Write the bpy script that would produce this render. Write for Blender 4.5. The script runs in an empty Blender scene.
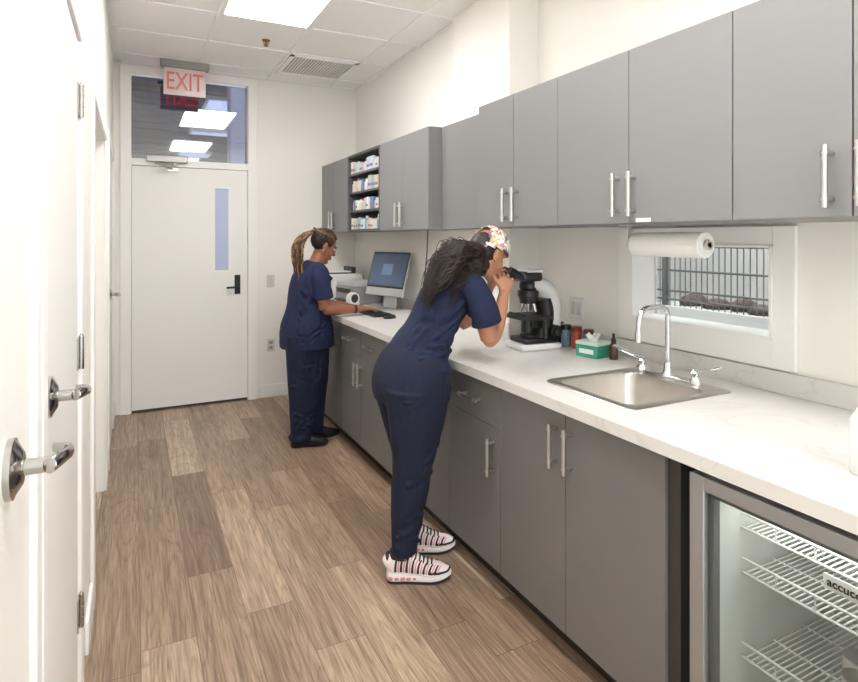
import bpy, bmesh, math, random
from mathutils import Vector, Matrix, noise
random.seed(7)
scene = bpy.context.scene
COL = scene.collection
OFF = {}
V = Vector

# ------------------------------------------------------------------ materials
def lin(c):
    c = c / 255.0
    return c / 12.92 if c <= 0.04045 else ((c + 0.055) / 1.055) ** 2.4
def rgb(r, g, b): return (lin(r), lin(g), lin(b), 1.0)
MC = {}
def M(name, col, rough=0.5, metal=0.0, var=0.05, scale=8.0, bump=0.0, bscale=None, emit=0.0, stretch=None, coat=0.0, sss=0.0):
    if name in MC: return MC[name]
    m = bpy.data.materials.new(name); m.use_nodes = True
    nt = m.node_tree; N = nt.nodes; L = nt.links
    b = N['Principled BSDF']
    tc = N.new('ShaderNodeTexCoord'); mp = N.new('ShaderNodeMapping')
    L.new(tc.outputs['Object'], mp.inputs['Vector'])
    if stretch: mp.inputs['Scale'].default_value = stretch
    nz = N.new('ShaderNodeTexNoise'); nz.inputs['Scale'].default_value = scale; nz.inputs['Detail'].default_value = 4
    L.new(mp.outputs['Vector'], nz.inputs['Vector'])
    mx = N.new('ShaderNodeMix'); mx.data_type = 'RGBA'
    c = rgb(*col)
    mx.inputs['A'].default_value = tuple(x * (1 - var) for x in c[:3]) + (1,)
    mx.inputs['B'].default_value = tuple(min(1, x * (1 + var)) for x in c[:3]) + (1,)
    L.new(nz.outputs['Fac'], mx.inputs['Factor'])
    L.new(mx.outputs['Result'], b.inputs['Base Color'])
    b.inputs['Roughness'].default_value = rough
    b.inputs['Metallic'].default_value = metal
    if coat: b.inputs['Coat Weight'].default_value = coat
    if emit:
        b.inputs['Emission Color'].default_value = c
        b.inputs['Emission Strength'].default_value = emit
    if bump:
        n2 = N.new('ShaderNodeTexNoise'); n2.inputs['Scale'].default_value = bscale or scale * 4; n2.inputs['Detail'].default_value = 5
        L.new(mp.outputs['Vector'], n2.inputs['Vector'])
        bp = N.new('ShaderNodeBump'); bp.inputs['Strength'].default_value = bump; bp.inputs['Distance'].default_value = 0.01
        L.new(n2.outputs['Fac'], bp.inputs['Height']); L.new(bp.outputs['Normal'], b.inputs['Normal'])
    MC[name] = m
    return m

def glass_mat(name, tint=(235, 240, 245), refl=0.05):
    m = bpy.data.materials.new(name); m.use_nodes = True
    nt = m.node_tree; N = nt.nodes; L = nt.links
    for n in list(N):
        if n.type != 'OUTPUT_MATERIAL': N.remove(n)
    out = [n for n in N if n.type == 'OUTPUT_MATERIAL'][0]
    tr = N.new('ShaderNodeBsdfTransparent'); tr.inputs['Color'].default_value = rgb(*tint)
    gl = N.new('ShaderNodeBsdfGlossy'); gl.inputs['Roughness'].default_value = 0.03
    lw = N.new('ShaderNodeLayerWeight'); lw.inputs['Blend'].default_value = 0.5
    pw = N.new('ShaderNodeMath'); pw.operation = 'POWER'; pw.inputs[1].default_value = 5.0
    ad = N.new('ShaderNodeMath'); ad.operation = 'ADD'; ad.inputs[1].default_value = refl; ad.use_clamp = True
    mx = N.new('ShaderNodeMixShader')
    L.new(lw.outputs['Facing'], pw.inputs[0]); L.new(pw.outputs[0], ad.inputs[0]); L.new(ad.outputs[0], mx.inputs['Fac'])
    L.new(tr.outputs[0], mx.inputs[1]); L.new(gl.outputs[0], mx.inputs[2])
    L.new(mx.outputs[0], out.inputs['Surface'])
    return m

def floor_mat():
    m = bpy.data.materials.new('wood_plank_floor'); m.use_nodes = True
    nt = m.node_tree; N = nt.nodes; L = nt.links; b = N['Principled BSDF']
    def math_(op, a, bb=None, c=None):
        n = N.new('ShaderNodeMath'); n.operation = op
        for i, v in enumerate((a, bb, c)):
            if v is None: continue
            if isinstance(v, (int, float)): n.inputs[i].default_value = v
            else: L.new(v, n.inputs[i])
        return n.outputs[0]
    tc = N.new('ShaderNodeTexCoord'); sp = N.new('ShaderNodeSeparateXYZ')
    L.new(tc.outputs['Object'], sp.inputs[0])
    X, Y = sp.outputs[0], sp.outputs[1]
    u = math_('DIVIDE', math_('ADD', X, 10.05), 0.19)
    row = math_('FLOOR', u)
    w1 = N.new('ShaderNodeTexWhiteNoise'); w1.noise_dimensions = '1D'; L.new(row, w1.inputs['W'])
    v = math_('ADD', math_('DIVIDE', Y, 1.22), math_('MULTIPLY', w1.outputs['Value'], 5.0))
    pid = math_('FLOOR', v)
    cb = N.new('ShaderNodeCombineXYZ'); L.new(row, cb.inputs[0]); L.new(pid, cb.inputs[1])
    w2 = N.new('ShaderNodeTexWhiteNoise'); w2.noise_dimensions = '2D'; L.new(cb.outputs[0], w2.inputs['Vector'])
    rnd = w2.outputs['Value']
    fx = math_('FRACT', u); fy = math_('FRACT', v)
    ex = math_('MINIMUM', fx, math_('SUBTRACT', 1.0, fx)); ey = math_('MINIMUM', fy, math_('SUBTRACT', 1.0, fy))
    sx = math_('LESS_THAN', ex, 0.010); sy = math_('LESS_THAN', ey, 0.0018)
    seam = math_('MAXIMUM', sx, sy)
    cg = N.new('ShaderNodeCombineXYZ')
    L.new(math_('ADD', math_('MULTIPLY', X, 1.0), math_('MULTIPLY', rnd, 7.0)), cg.inputs[0])
    L.new(math_('ADD', math_('MULTIPLY', Y, 0.035), math_('MULTIPLY', rnd, 13.0)), cg.inputs[1])
    g1 = N.new('ShaderNodeTexNoise'); g1.inputs['Scale'].default_value = 120; g1.inputs['Detail'].default_value = 7; g1.inputs['Roughness'].default_value = 0.66; g1.inputs['Distortion'].default_value = 0.25
    L.new(cg.outputs[0], g1.inputs['Vector'])
    g2 = N.new('ShaderNodeTexNoise'); g2.inputs['Scale'].default_value = 26; g2.inputs['Detail'].default_value = 3
    L.new(cg.outputs[0], g2.inputs['Vector'])
    cg2 = N.new('ShaderNodeCombineXYZ')
    L.new(math_('ADD', X, math_('MULTIPLY', rnd, 3.0)), cg2.inputs[0])
    L.new(math_('MULTIPLY', Y, 0.10), cg2.inputs[1]); L.new(rnd, cg2.inputs[2])
    n3 = N.new('ShaderNodeTexNoise'); n3.inputs['Scale'].default_value = 7; n3.inputs['Detail'].default_value = 1.0
    L.new(cg2.outputs[0], n3.inputs['Vector'])
    ring = math_('FRACT', math_('MULTIPLY', n3.outputs['Fac'], 18.0))
    base = N.new('ShaderNodeValToRGB'); e = base.color_ramp.elements
    e[0].position = 0.0; e[0].color = rgb(136, 113, 95)
    e[1].position = 1.0; e[1].color = rgb(204, 184, 160)
    for p, c in ((0.2, (160, 138, 118)), (0.4, (146, 123, 104)), (0.6, (178, 156, 134)), (0.8, (152, 130, 111))):
        x = base.color_ramp.elements.new(p); x.color = rgb(*c)
    L.new(rnd, base.inputs[0])
    gr = N.new('ShaderNodeValToRGB'); gr.color_ramp.elements[0].position = 0.32; gr.color_ramp.elements[0].color = (0.52, 0.48, 0.45, 1)
    gr.color_ramp.elements[1].position = 0.62; gr.color_ramp.elements[1].color = (1.15, 1.14, 1.13, 1)
    L.new(g1.outputs['Fac'], gr.inputs[0])
    g2r = N.new('ShaderNodeValToRGB'); g2r.color_ramp.elements[0].position = 0.35; g2r.color_ramp.elements[0].color = (0.82, 0.79, 0.77, 1)
    g2r.color_ramp.elements[1].position = 0.62; g2r.color_ramp.elements[1].color = (1.13, 1.13, 1.13, 1)
    L.new(g2.outputs['Fac'], g2r.inputs[0])
    wr = N.new('ShaderNodeValToRGB'); we = wr.color_ramp.elements
    we[0].color = (0.66, 0.62, 0.59, 1); we[1].color = (0.88, 0.87, 0.86, 1); x = we.new(0.3); x.color = (1.03, 1.03, 1.03, 1); x = we.new(0.85); x.color = (1.02, 1.02, 1.02, 1)
    L.new(ring, wr.inputs[0])
    def mul(a, bb, f=1.0):
        n = N.new('ShaderNodeMix'); n.data_type = 'RGBA'; n.blend_type = 'MULTIPLY'; n.inputs['Factor'].default_value = f
        L.new(a, n.inputs['A']); L.new(bb, n.inputs['B']); return n.outputs['Result']
    c = mul(mul(mul(base.outputs[0], gr.outputs[0]), wr.outputs[0], 0.65), g2r.outputs[0])
    mx = N.new('ShaderNodeMix'); mx.data_type = 'RGBA'; L.new(math_('MULTIPLY', seam, 0.5), mx.inputs['Factor'])
    L.new(c, mx.inputs['A']); mx.inputs['B'].default_value = rgb(80, 66, 56)
    L.new(mx.outputs['Result'], b.inputs['Base Color'])
    b.inputs['Roughness'].default_value = 0.38
    bp = N.new('ShaderNodeBump'); bp.inputs['Strength'].default_value = 0.1; bp.inputs['Distance'].default_value = 0.003
    L.new(g1.outputs['Fac'], bp.inputs['Height']); L.new(bp.outputs['Normal'], b.inputs['Normal'])
    return m

def marble_mat():
    m = bpy.data.materials.new('white_marble_laminate'); m.use_nodes = True
    nt = m.node_tree; N = nt.nodes; L = nt.links; b = N['Principled BSDF']
    tc = N.new('ShaderNodeTexCoord')
    n1 = N.new('ShaderNodeTexNoise'); n1.inputs['Scale'].default_value = 1.9; n1.inputs['Detail'].default_value = 6; n1.inputs['Distortion'].default_value = 1.6
    L.new(tc.outputs['Object'], n1.inputs['Vector'])
    r = N.new('ShaderNodeValToRGB'); el = r.color_ramp.elements
    W = rgb(220, 217, 213)
    el[0].position = 0.48; el[0].color = W; el[1].position = 0.52; el[1].color = W
    x = el.new(0.499); x.color = rgb(211, 207, 203)
    L.new(n1.outputs['Fac'], r.inputs[0])
    L.new(r.outputs[0], b.inputs['Base Color']); b.inputs['Roughness'].default_value = 0.3
    return m

def pattern_mat(name, cols, scale, base_rough=0.8, stretch=(1, 1, 1), island=False):
    m = bpy.data.materials.new(name); m.use_nodes = True
    nt = m.node_tree; N = nt.nodes; L = nt.links; b = N['Principled BSDF']
    r = N.new('ShaderNodeValToRGB'); r.color_ramp.interpolation = 'CONSTANT'
    if island:
        gm = N.new('ShaderNodeNewGeometry'); L.new(gm.outputs['Random Per Island'], r.inputs[0])
    else:
        tc = N.new('ShaderNodeTexCoord'); mp = N.new('ShaderNodeMapping'); mp.inputs['Scale'].default_value = stretch
        L.new(tc.outputs['Object'], mp.inputs[0])
        vo = N.new('ShaderNodeTexVoronoi'); vo.inputs['Scale'].default_value = scale
        L.new(mp.outputs[0], vo.inputs['Vector'])
        sp = N.new('ShaderNodeSeparateColor'); L.new(vo.outputs['Color'], sp.inputs[0])
        L.new(sp.outputs[0], r.inputs[0])
    el = r.color_ramp.elements
    el[0].position = 0; el[0].color = rgb(*cols[0]); el[1].position = 1.0 / len(cols); el[1].color = rgb(*cols[1])
    for i in range(2, len(cols)):
        e = el.new(i / len(cols)); e.color = rgb(*cols[i])
    L.new(r.outputs[0], b.inputs['Base Color'])
    b.inputs['Roughness'].default_value = base_rough
    return m

wall_m = M('painted_white_wall', (245, 242, 236), 0.75, var=0.01, scale=3, bump=0.02, bscale=150)
trim_m = M('white_semi_gloss_trim', (248, 246, 243), 0.4, var=0.01)
door_m = M('white_painted_door', (243, 241, 237), 0.42, var=0.015, scale=2)
ceil_m = M('ceiling_tile', (253, 252, 250), 0.9, var=0.01, scale=120, bump=0.15, bscale=300)
grid_m = M('ceiling_grid_white', (253, 253, 252), 0.5, var=0.005)
steel_m = M('brushed_steel', (205, 203, 200), 0.28, 1.0, var=0.06, scale=40, stretch=(1, 1, 8))
frame_m = M('neutral_steel_frame', (176, 177, 178), 0.4, 0.7, var=0.04, scale=40, stretch=(1, 1, 8))
lev_m = M('satin_chrome', (180, 178, 174), 0.14, 1.0, var=0.03)
chrome_m = M('polished_chrome', (225, 225, 228), 0.1, 1.0, var=0.02)
sinks_m = M('satin_sink_steel', (200, 196, 190), 0.3, 1.0, var=0.06, scale=30)
cab_m = M('grey_laminate', (133, 132, 133), 0.45, var=0.03, scale=30, stretch=(1, 0.1, 1))
cabb_m = M('warm_grey_laminate', (118, 115, 113), 0.45, var=0.03, scale=30, stretch=(1, 0.1, 1))
toe_m = M('dark_toe_kick', (42, 38, 36), 0.6)
black_m = M('black_plastic', (24, 24, 26), 0.4)
dgrey_m = M('dark_grey_plastic', (60, 60, 62), 0.5)
white_m = M('white_plastic', (232, 232, 230), 0.35, var=0.01)
paper_m = M('soft_white_paper', (240, 239, 236), 0.95, var=0.02, bump=0.2, bscale=80)
glass_m = glass_mat('clear_glass', (240, 245, 247), 0.03)
fglass_m = glass_mat('fridge_glass', (240, 243, 242), 0.03)
tglass_m = glass_mat('transom_glass', (200, 206, 220), 0.22)
marble = marble_mat()
light_m = M('lamp_diffuser', (255, 253, 250), 0.5, var=0.0, emit=17.0)

# ------------------------------------------------------------------ mesh helpers
def bbox(bm, x0, x1, y0, y1, z0, z1):
    vs = [bm.verts.new((x, y, z)) for x in (x0, x1) for y in (y0, y1) for z in (z0, z1)]
    for f in ((0, 1, 3, 2), (4, 6, 7, 5), (0, 4, 5, 1), (2, 3, 7, 6), (0, 2, 6, 4), (1, 5, 7, 3)):
        bm.faces.new([vs[i] for i in f])
def frame_for(t, side=None):
    t = t.normalized()
    s = side if side is not None else (V((0, 0, 1)) if abs(t.z) < 0.9 else V((1, 0, 0)))
    a = s - s.dot(t) * t
    if a.length < 1e-4:
        s = V((1, 0, 0)) if abs(t.x) < 0.9 else V((0, 1, 0)); a = s - s.dot(t) * t
    a.normalize(); return t, a, t.cross(a)
def rings_mesh(bm, rings, side=None, seg=16, cap=0.0):
    n = len(rings); prev = None
    for i, (c, a, b) in enumerate(rings):
        c = V(c)
        t = V(rings[min(i + 1, n - 1)][0]) - V(rings[max(i - 1, 0)][0])
        t, ax, bx = frame_for(t, side)
        ring = [bm.verts.new(c + ax * (a * math.cos(k * 2 * math.pi / seg)) + bx * (b * math.sin(k * 2 * math.pi / seg))) for k in range(seg)]
        if prev:
            for k in range(seg):
                bm.faces.new((prev[k], prev[(k + 1) % seg], ring[(k + 1) % seg], ring[k]))
        else:
            cc = bm.verts.new(c - t * cap * min(a, b))
            for k in range(seg): bm.faces.new((cc, ring[(k + 1) % seg], ring[k]))
        prev = ring
        if i == n - 1:
            cc = bm.verts.new(c + t * cap * min(a, b))
            for k in range(seg): bm.faces.new((cc, ring[k], ring[(k + 1) % seg]))
def cat(pts, sub=4):
    out = []; n = len(pts)
    for i in range(n - 1):
        p0 = pts[max(i - 1, 0)]; p1 = pts[i]; p2 = pts[i + 1]; p3 = pts[min(i + 2, n - 1)]
        for s in range(sub):
            t = s / sub
            out.append(tuple(0.5 * ((2 * b) + (-a + c) * t + (2 * a - 5 * b + 4 * c - d) * t * t + (-a + 3 * b - 3 * c + d) * t ** 3) for a, b, c, d in zip(p0, p1, p2, p3)))
    out.append(tuple(pts[-1])); return out
def loft(bm, rows, side=V((0, 1, 0)), sub=4, seg=20, cap=0.6, grow=0.0):
    r = cat(rows, sub)
    rings_mesh(bm, [((q[0], q[1], q[2]), max(q[3] + grow, 0.001), max(q[4] + grow, 0.001)) for q in r], side, seg, cap)
def ell(bm, c, r, mat=None, seg=16):
    mm = Matrix.Translation(V(c)) @ Matrix.Diagonal((r[0], r[1], r[2], 1))
    if mat is not None: mm = mat @ mm
    bmesh.ops.create_uvsphere(bm, u_segments=seg, v_segments=max(8, seg // 2 + 2), radius=1, matrix=mm)
def prim(bm, p):
    k = p[0]
    if k == 'b': bbox(bm, *p[1:7])
    elif k == 'c':
        r1 = p[4] if len(p) > 4 else p[3]
        rings_mesh(bm, [(p[1], p[3], p[3]), (p[2], r1, r1)], None, 24)
    elif k == 't':
        pts = cat([tuple(q) for q in p[1]], 5) if len(p) > 3 and p[3] else p[1]
        rings_mesh(bm, [(q, p[2], p[2]) for q in pts], V((0.13, 0.31, 0.94)) if not (len(p) > 4) else p[4], 12)
    elif k == 's':
        r = cat([tuple(q) for q in p[1]], 4)
        rings_mesh(bm, [(q[:3], q[3], q[4]) for q in r], V(p[2]), 16, 0.5)
    elif k == 'e': ell(bm, p[1], p[2])
    elif k == 'l':
        rings_mesh(bm, [((p[1], p[2], z), max(r, 0.0005), max(r, 0.0005)) for r, z in p[3]], V((1, 0, 0)), 24)
def finish(name, bm, mats, parent=None, off=None, bevel=0, smooth=True, label=None, angle=38, world=None):
    if off is not None and off.length: bmesh.ops.translate(bm, verts=bm.verts, vec=-off)
    bmesh.ops.recalc_face_normals(bm, faces=bm.faces)
    me = bpy.data.meshes.new(name); bm.to_mesh(me); bm.free()
    if not isinstance(mats, (list, tuple)): mats = [mats]
    for m in mats: me.materials.append(m)
    if smooth:
        for p in me.polygons: p.use_smooth = True
        me.set_sharp_from_angle(angle=math.radians(angle))
    ob = bpy.data.objects.new(name, me); COL.objects.link(ob)
    if parent: ob.parent = parent
    OFF[ob.name] = off if off is not None else V((0, 0, 0))
    if bevel:
        bv = ob.modifiers.new('bevel', 'BEVEL'); bv.width = bevel; bv.segments = 2; bv.limit_method = 'ANGLE'; bv.angle_limit = math.radians(50)
    if label: ob['label'] = label
    return ob
def part(name, prims, mat, parent=None, bevel=0, smooth=True, label=None, xf=None, angle=38):
    bm = bmesh.new()
    for p in prims: prim(bm, p)
    if xf is not None: bmesh.ops.transform(bm, matrix=xf, verts=bm.verts)
    off = OFF.get(parent.name) if parent else None
    return finish(name, bm, mat, parent, off, bevel, smooth, label, angle)
def thing(name, label, cat_, loc, rot=0.0, local=False, group=None):
    e = bpy.data.objects.new(name, None); COL.objects.link(e); e.empty_display_size = 0.05
    e.location = loc; e.rotation_euler = (0, 0, rot)
    e['label'] = label; e['category'] = cat_
    if group: e['group'] = group
    OFF[e.name] = V((0, 0, 0)) if local else V(loc)
    return e
def single(name, prims, mat, label, cat_, bevel=0, group=None, smooth=True):
    ob = part(name, prims, mat, None, bevel, smooth)
    me = ob.data; vs = [v.co for v in me.vertices]
    c = V(((min(v.x for v in vs) + max(v.x for v in vs)) / 2, (min(v.y for v in vs) + max(v.y for v in vs)) / 2, min(v.z for v in vs)))
    me.transform(Matrix.Translation(-c)); ob.location = c
    ob['label'] = label; ob['category'] = cat_
    if group: ob['group'] = group
    return ob
def struct(name, prims, mat, bevel=0, label=None):
    ob = part(name, prims, mat, None, bevel); ob['kind'] = 'structure'
    if label: ob['label'] = label
    return ob
def text_part(name, body, size, mtx, mat, parent, extrude=0.001, bold=0.0, align='CENTER'):
    cu = bpy.data.curves.new(name + '_c', 'FONT'); cu.body = body; cu.size = size; cu.extrude = extrude
    cu.offset = bold
    cu.align_x = align; cu.align_y = 'CENTER'
    o = bpy.data.objects.new('tmp_text', cu); COL.objects.link(o)
    bpy.context.view_layer.update()
    dg = bpy.context.evaluated_depsgraph_get()
    me = bpy.data.meshes.new_from_object(o.evaluated_get(dg))
    bpy.data.objects.remove(o)
    me.transform(mtx); me.materials.clear(); me.materials.append(mat)
    off = OFF.get(parent.name) if parent else None
    if off is not None: me.transform(Matrix.Translation(-off))
    ob = bpy.data.objects.new(name, me); COL.objects.link(ob)
    if parent: ob.parent = parent
    return ob

# ------------------------------------------------------------------ room
XL = -0.16; YB = 5.59; ZC = 3.0; XRF = 1.99; XRN = 2.14; YF = -1.9
struct('floor', [('b', -1.2, 4.2, YF - 0.15, 15.5, -0.1, 0)], floor_mat())
struct('ceiling', [('b', XL - 0.3, XRN + 0.15, YF - 0.15, YB + 0.15, ZC, ZC + 0.1)], ceil_m)
g = []
for x in (-0.11, 0.50, 1.12, 1.73):
    g.append(('b', x - 0.012, x + 0.012, YF, YB, ZC - 0.008, ZC + 0.001))
for k in range(-9, 3):
    yy = 4.10 + 0.61 * k
    if yy > YF: g.append(('b', XL, XRN, yy - 0.012, yy + 0.012, ZC - 0.0075, ZC + 0.001))
g.append(('b', XL, XL + 0.02, YF, YB, ZC - 0.008, ZC + 0.001)); g.append(('b', XL, XRF, YB - 0.02, YB, ZC - 0.008, ZC + 0.001))
g.append(('b', XRF - 0.02, XRF, 3.5, YB, ZC - 0.008, ZC + 0.001))
struct('trim_1', g, grid_m, label='white ceiling tile grid')

T = 0.25
struct('wall_left', [('b', XL - T, XL, YF, 2.78, 0, ZC), ('b', XL - T, XL, 3.95, YB + 0.15, 0, ZC),
                     ('b', XL - T, XL, 2.78, 3.95, 2.08, ZC), ('b', XL - T, XL - 0.12, 2.78, 3.95, 0, 2.08)], wall_m)
DX0, DX1 = -0.02, 0.935
struct('wall_back', [('b', XL - T, DX0 - 0.03, YB, YB + 0.15, 0, ZC), ('b', DX1 + 0.03, XRN + 0.15, YB, YB + 0.15, 0, ZC),
                     ('b', DX0 - 0.03, DX1 + 0.03, YB, YB + 0.15, 2.92, ZC)], wall_m)
WY0, WY1, WZ0, WZ1 = 1.36, 2.05, 1.12, 1.475
struct('wall_corner', [('b', XRF, XRN + 0.15, 3.47, YB, 0, ZC)], wall_m)
struct('wall_pilaster', [('b', 1.935, XRN + 0.15, 2.80, 3.47, 0, ZC)], wall_m)
struct('wall_right', [('b', XRN, XRN + 0.15, YF, WY0, 0, ZC), ('b', XRN, XRN + 0.15, WY1, 2.80, 0, ZC),
                      ('b', XRN, XRN + 0.15, WY0, WY1, 0, WZ0), ('b', XRN, XRN + 0.15, WY0, WY1, WZ1, ZC)], wall_m)
GX0, GX1, GZ0, GZ1 = 0.05, 1.95, 0.35, 2.85
struct('wall_front', [('b', XL - T, GX0, YF - 0.15, YF, 0, ZC), ('b', GX1, XRN + 0.15, YF - 0.15, YF, 0, ZC), ('b', GX0, GX1, YF - 0.15, YF, 0, GZ0), ('b', GX0, GX1, YF - 0.15, YF, GZ1, ZC)], wall_m)
struct('window_fill', [('b', GX0, GX1, YF - 0.08, YF - 0.075, GZ0, GZ1)], glass_m, label='unseen window added for frontal fill light')  # opening added behind the camera to let in soft frontal fill
struct('trim_9', [('b', GX0, GX0 + 0.05, YF - 0.1, YF - 0.05, GZ0, GZ1), ('b', GX1 - 0.05, GX1, YF - 0.1, YF - 0.05, GZ0, GZ1), ('b', 0.98, 1.02, YF - 0.1, YF - 0.05, GZ0, GZ1), ('b', GX0, GX1, YF - 0.1, YF - 0.05, GZ0, GZ0 + 0.05), ('b', GX0, GX1, YF - 0.1, YF - 0.05, GZ1 - 0.05, GZ1)], trim_m, label='white frame of the added fill window')  # frame belongs to the added fill opening, out of view
pl = bpy.data.lights.new('fill_portal', 'AREA'); pl.shape = 'RECTANGLE'; pl.size = GX1 - GX0; pl.size_y = GZ1 - GZ0
pl.cycles.is_portal = True
o = bpy.data.objects.new('fill_portal', pl); COL.objects.link(o); o.location = ((GX0 + GX1) / 2, YF - 0.12, (GZ0 + GZ1) / 2); o.rotation_euler = (math.radians(90), 0, 0)  # portal guides sky light through the added opening

struct('baseboard_back', [('b', DX1 + 0.11, 1.42, YB - 0.014, YB, 0, 0.12)], trim_m, 0.004)
struct('baseboard_left', [('b', XL, XL + 0.014, 2.42, 2.70, 0, 0.12), ('b', XL, XL + 0.014, 3.96, 4.2, 0, 0.12), ('b', XL, XL + 0.014, 5.3, YB, 0, 0.12)], trim_m, 0.004)

def lever(parent, y, z, x, dirn, mat=lev_m):
    return part('door_handle', [('c', (x, y, z), (x + 0.008, y, z), 0.041), ('c', (x + 0.008, y, z), (x + 0.018, y, z), 0.039, 0.022),
                             ('c', (x + 0.01, y, z), (x + 0.055, y, z), 0.011),
                             ('s', [(x + 0.050, y - dirn * 0.014, z + 0.002, 0.011, 0.009), (x + 0.057, y + dirn * 0.01, z + 0.001, 0.0115, 0.008), (x + 0.064, y + dirn * 0.045, z - 0.004, 0.010, 0.0055), (x + 0.066, y + dirn * 0.085, z - 0.012, 0.0095, 0.005), (x + 0.058, y + dirn * 0.118, z - 0.017, 0.0095, 0.005), (x + 0.040, y + dirn * 0.132, z - 0.018, 0.0085, 0.005)], (0, 0, 1))],
             mat, parent, label='satin chrome lever handle with round rose')
def left_door(n, y0, y1, handle_y, hinge_y, hdir, hz=1.185):
    d = struct('door_%d' % n, [('b', XL + 0.001, XL + 0.006, y0, y1, 0.012, 2.10)], door_m, 0.002, label='white painted flush door with lever handle')
    if handle_y is not None: lever(d, handle_y, hz, XL + 0.006, hdir)
    if hinge_y is not None:
        for z in (0.36, 1.15, 1.92):
            part('hinge', [('c', (XL + 0.014, hinge_y, z - 0.05), (XL + 0.014, hinge_y, z + 0.05), 0.008),
                           ('c', (XL + 0.014, hinge_y, z + 0.05), (XL + 0.014, hinge_y, z + 0.058), 0.006, 0.002),
                           ('b', XL + 0.006, XL + 0.010, hinge_y - 0.04, hinge_y + 0.03, z - 0.048, z + 0.048),
                           ('b', XL + 0.0135, XL + 0.0225, hinge_y - 0.0085, hinge_y + 0.0085, z - 0.018, z - 0.016),
                           ('b', XL + 0.0135, XL + 0.0225, hinge_y - 0.0085, hinge_y + 0.0085, z + 0.016, z + 0.018)], lev_m, d, label='satin steel butt hinge')
    return d
left_door(2, 0.25, 1.15, 0.965, None, 1)
left_door(3, 1.30, 2.065, 1.37, 2.075, 1)
left_door(4, 4.36, 5.2, 4.47, None, 1, hz=1.12)
def casing(n, y0, y1, w0, w1, top=2.105):
    struct('trim_%d' % n, [('b', XL, XL + 0.016, y0 - w0, y0, 0, top), ('b', XL, XL + 0.016, y1, y1 + w1, 0, top),
                           ('b', XL, XL + 0.016, y0 - w0, y1 + w1, top, top + 0.09)], trim_m, 0.004, label='white door casing')
casing(2, 0.24, 1.155, 0.09, 0.06)
casing(3, 1.295, 2.085, 0.06, 0.09)
casing(4, 4.35, 5.21, 0.08, 0.08)
struct('trim_5', [('b', XL, XL + 0.016, 2.70, 2.78, 0, 2.08), ('b', XL, XL + 0.016, 2.70, 4.03, 2.08, 2.16), ('b', XL, XL + 0.016, 3.95, 4.03, 0, 2.08)], trim_m, 0.004, label='white opening casing')

struct('trim_6', [('b', DX0 - 0.09, DX0 - 0.005, YB - 0.02, YB, 0, ZC - 0.03), ('b', DX1 + 0.005, DX1 + 0.085, YB - 0.02, YB, 0, ZC - 0.03),
                  ('b', DX0 - 0.09, DX1 + 0.085, YB - 0.021, YB, 2.905, ZC - 0.03), ('b', DX0 - 0.005, DX1 + 0.005, YB - 0.012, YB + 0.13, 2.125, 2.185),
                  ('b', DX0 - 0.03, DX0 - 0.003, YB, YB + 0.15, 0, 2.92), ('b', DX1 + 0.003, DX1 + 0.03, YB, YB + 0.15, 0, 2.92)], trim_m, 0.003, label='white steel door and transom frame')
bx0, bx1, bz0, bz1 = 0.645, 0.775, 1.2, 1.955
dr = struct('door_1', [('b', DX0, bx0, YB + 0.01, YB + 0.055, 0.008, 2.118), ('b', bx1, DX1, YB + 0.01, YB + 0.055, 0.008, 2.118),
                       ('b', bx0, bx1, YB + 0.01, YB + 0.055, 0.008, bz0), ('b', bx0, bx1, YB + 0.01, YB + 0.055, bz1, 2.118)], door_m, 0,
            label='white flush door with narrow vision panel')
part('vision_panel_frame', [('b', bx0 - 0.012, bx0 + 0.008, YB + 0.004, YB + 0.012, bz0 - 0.012, bz1 + 0.012), ('b', bx1 - 0.008, bx1 + 0.012, YB + 0.004, YB + 0.012, bz0 - 0.012, bz1 + 0.012),
                            ('b', bx0, bx1, YB + 0.004, YB + 0.012, bz0 - 0.012, bz0 + 0.006), ('b', bx0, bx1, YB + 0.004, YB + 0.012, bz1 - 0.006, bz1 + 0.012)], trim_m, dr)
part('vision_panel_glass', [('b', bx0, bx1, YB + 0.025, YB + 0.032, bz0, bz1)], M('hall_glow_glass', (180, 190, 218), 0.25, var=0.04, scale=3, emit=0.06), dr, label='narrow frosted glass pane coloured by blue hall light')  # blue tint and faint glow stand in for the lit hall behind
part('lock_plate', [('b', 0.822, 0.872, YB - 0.004, YB + 0.012, 0.985, 1.16)], black_m, dr, 0.004, label='black lock escutcheon')
part('door_handle', [('c', (0.847, YB - 0.05, 1.05), (0.847, YB + 0.0, 1.05), 0.011), ('t', [(0.852, YB - 0.05, 1.05), (0.80, YB - 0.052, 1.05), (0.745, YB - 0.045, 1.048)], 0.010)], black_m, dr, label='black lever handle')
part('kick_sweep', [('b', DX0, DX1, YB + 0.004, YB + 0.011, 0.008, 0.02)], dgrey_m, dr)
struct('window_1', [('b', DX0, DX1, YB + 0.06, YB + 0.066, 2.185, 2.905)], tglass_m, label='transom window above the door')
clo = thing('door_closer', 'grey overhead door closer mounted on the door frame header', 'door closer', (0.3, YB, 2.15))
part('closer_body', [('b', 0.09, 0.42, YB - 0.065, YB - 0.012, 2.155, 2.215)], M('grey_closer_metal', (176, 174, 170), 0.4, 0.6), clo, 0.008)
part('closer_arm', [('c', (0.31, YB - 0.04, 2.135), (0.31, YB - 0.04, 2.157), 0.014), ('t', [(0.31, YB - 0.04, 2.14), (0.16, YB - 0.15, 2.135)], 0.008), ('t', [(0.16, YB - 0.15, 2.13), (0.30, YB - 0.02, 2.10)], 0.007), ('b', 0.26, 0.34, YB - 0.02, YB + 0.01, 2.085, 2.112)], steel_m, clo)

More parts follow.
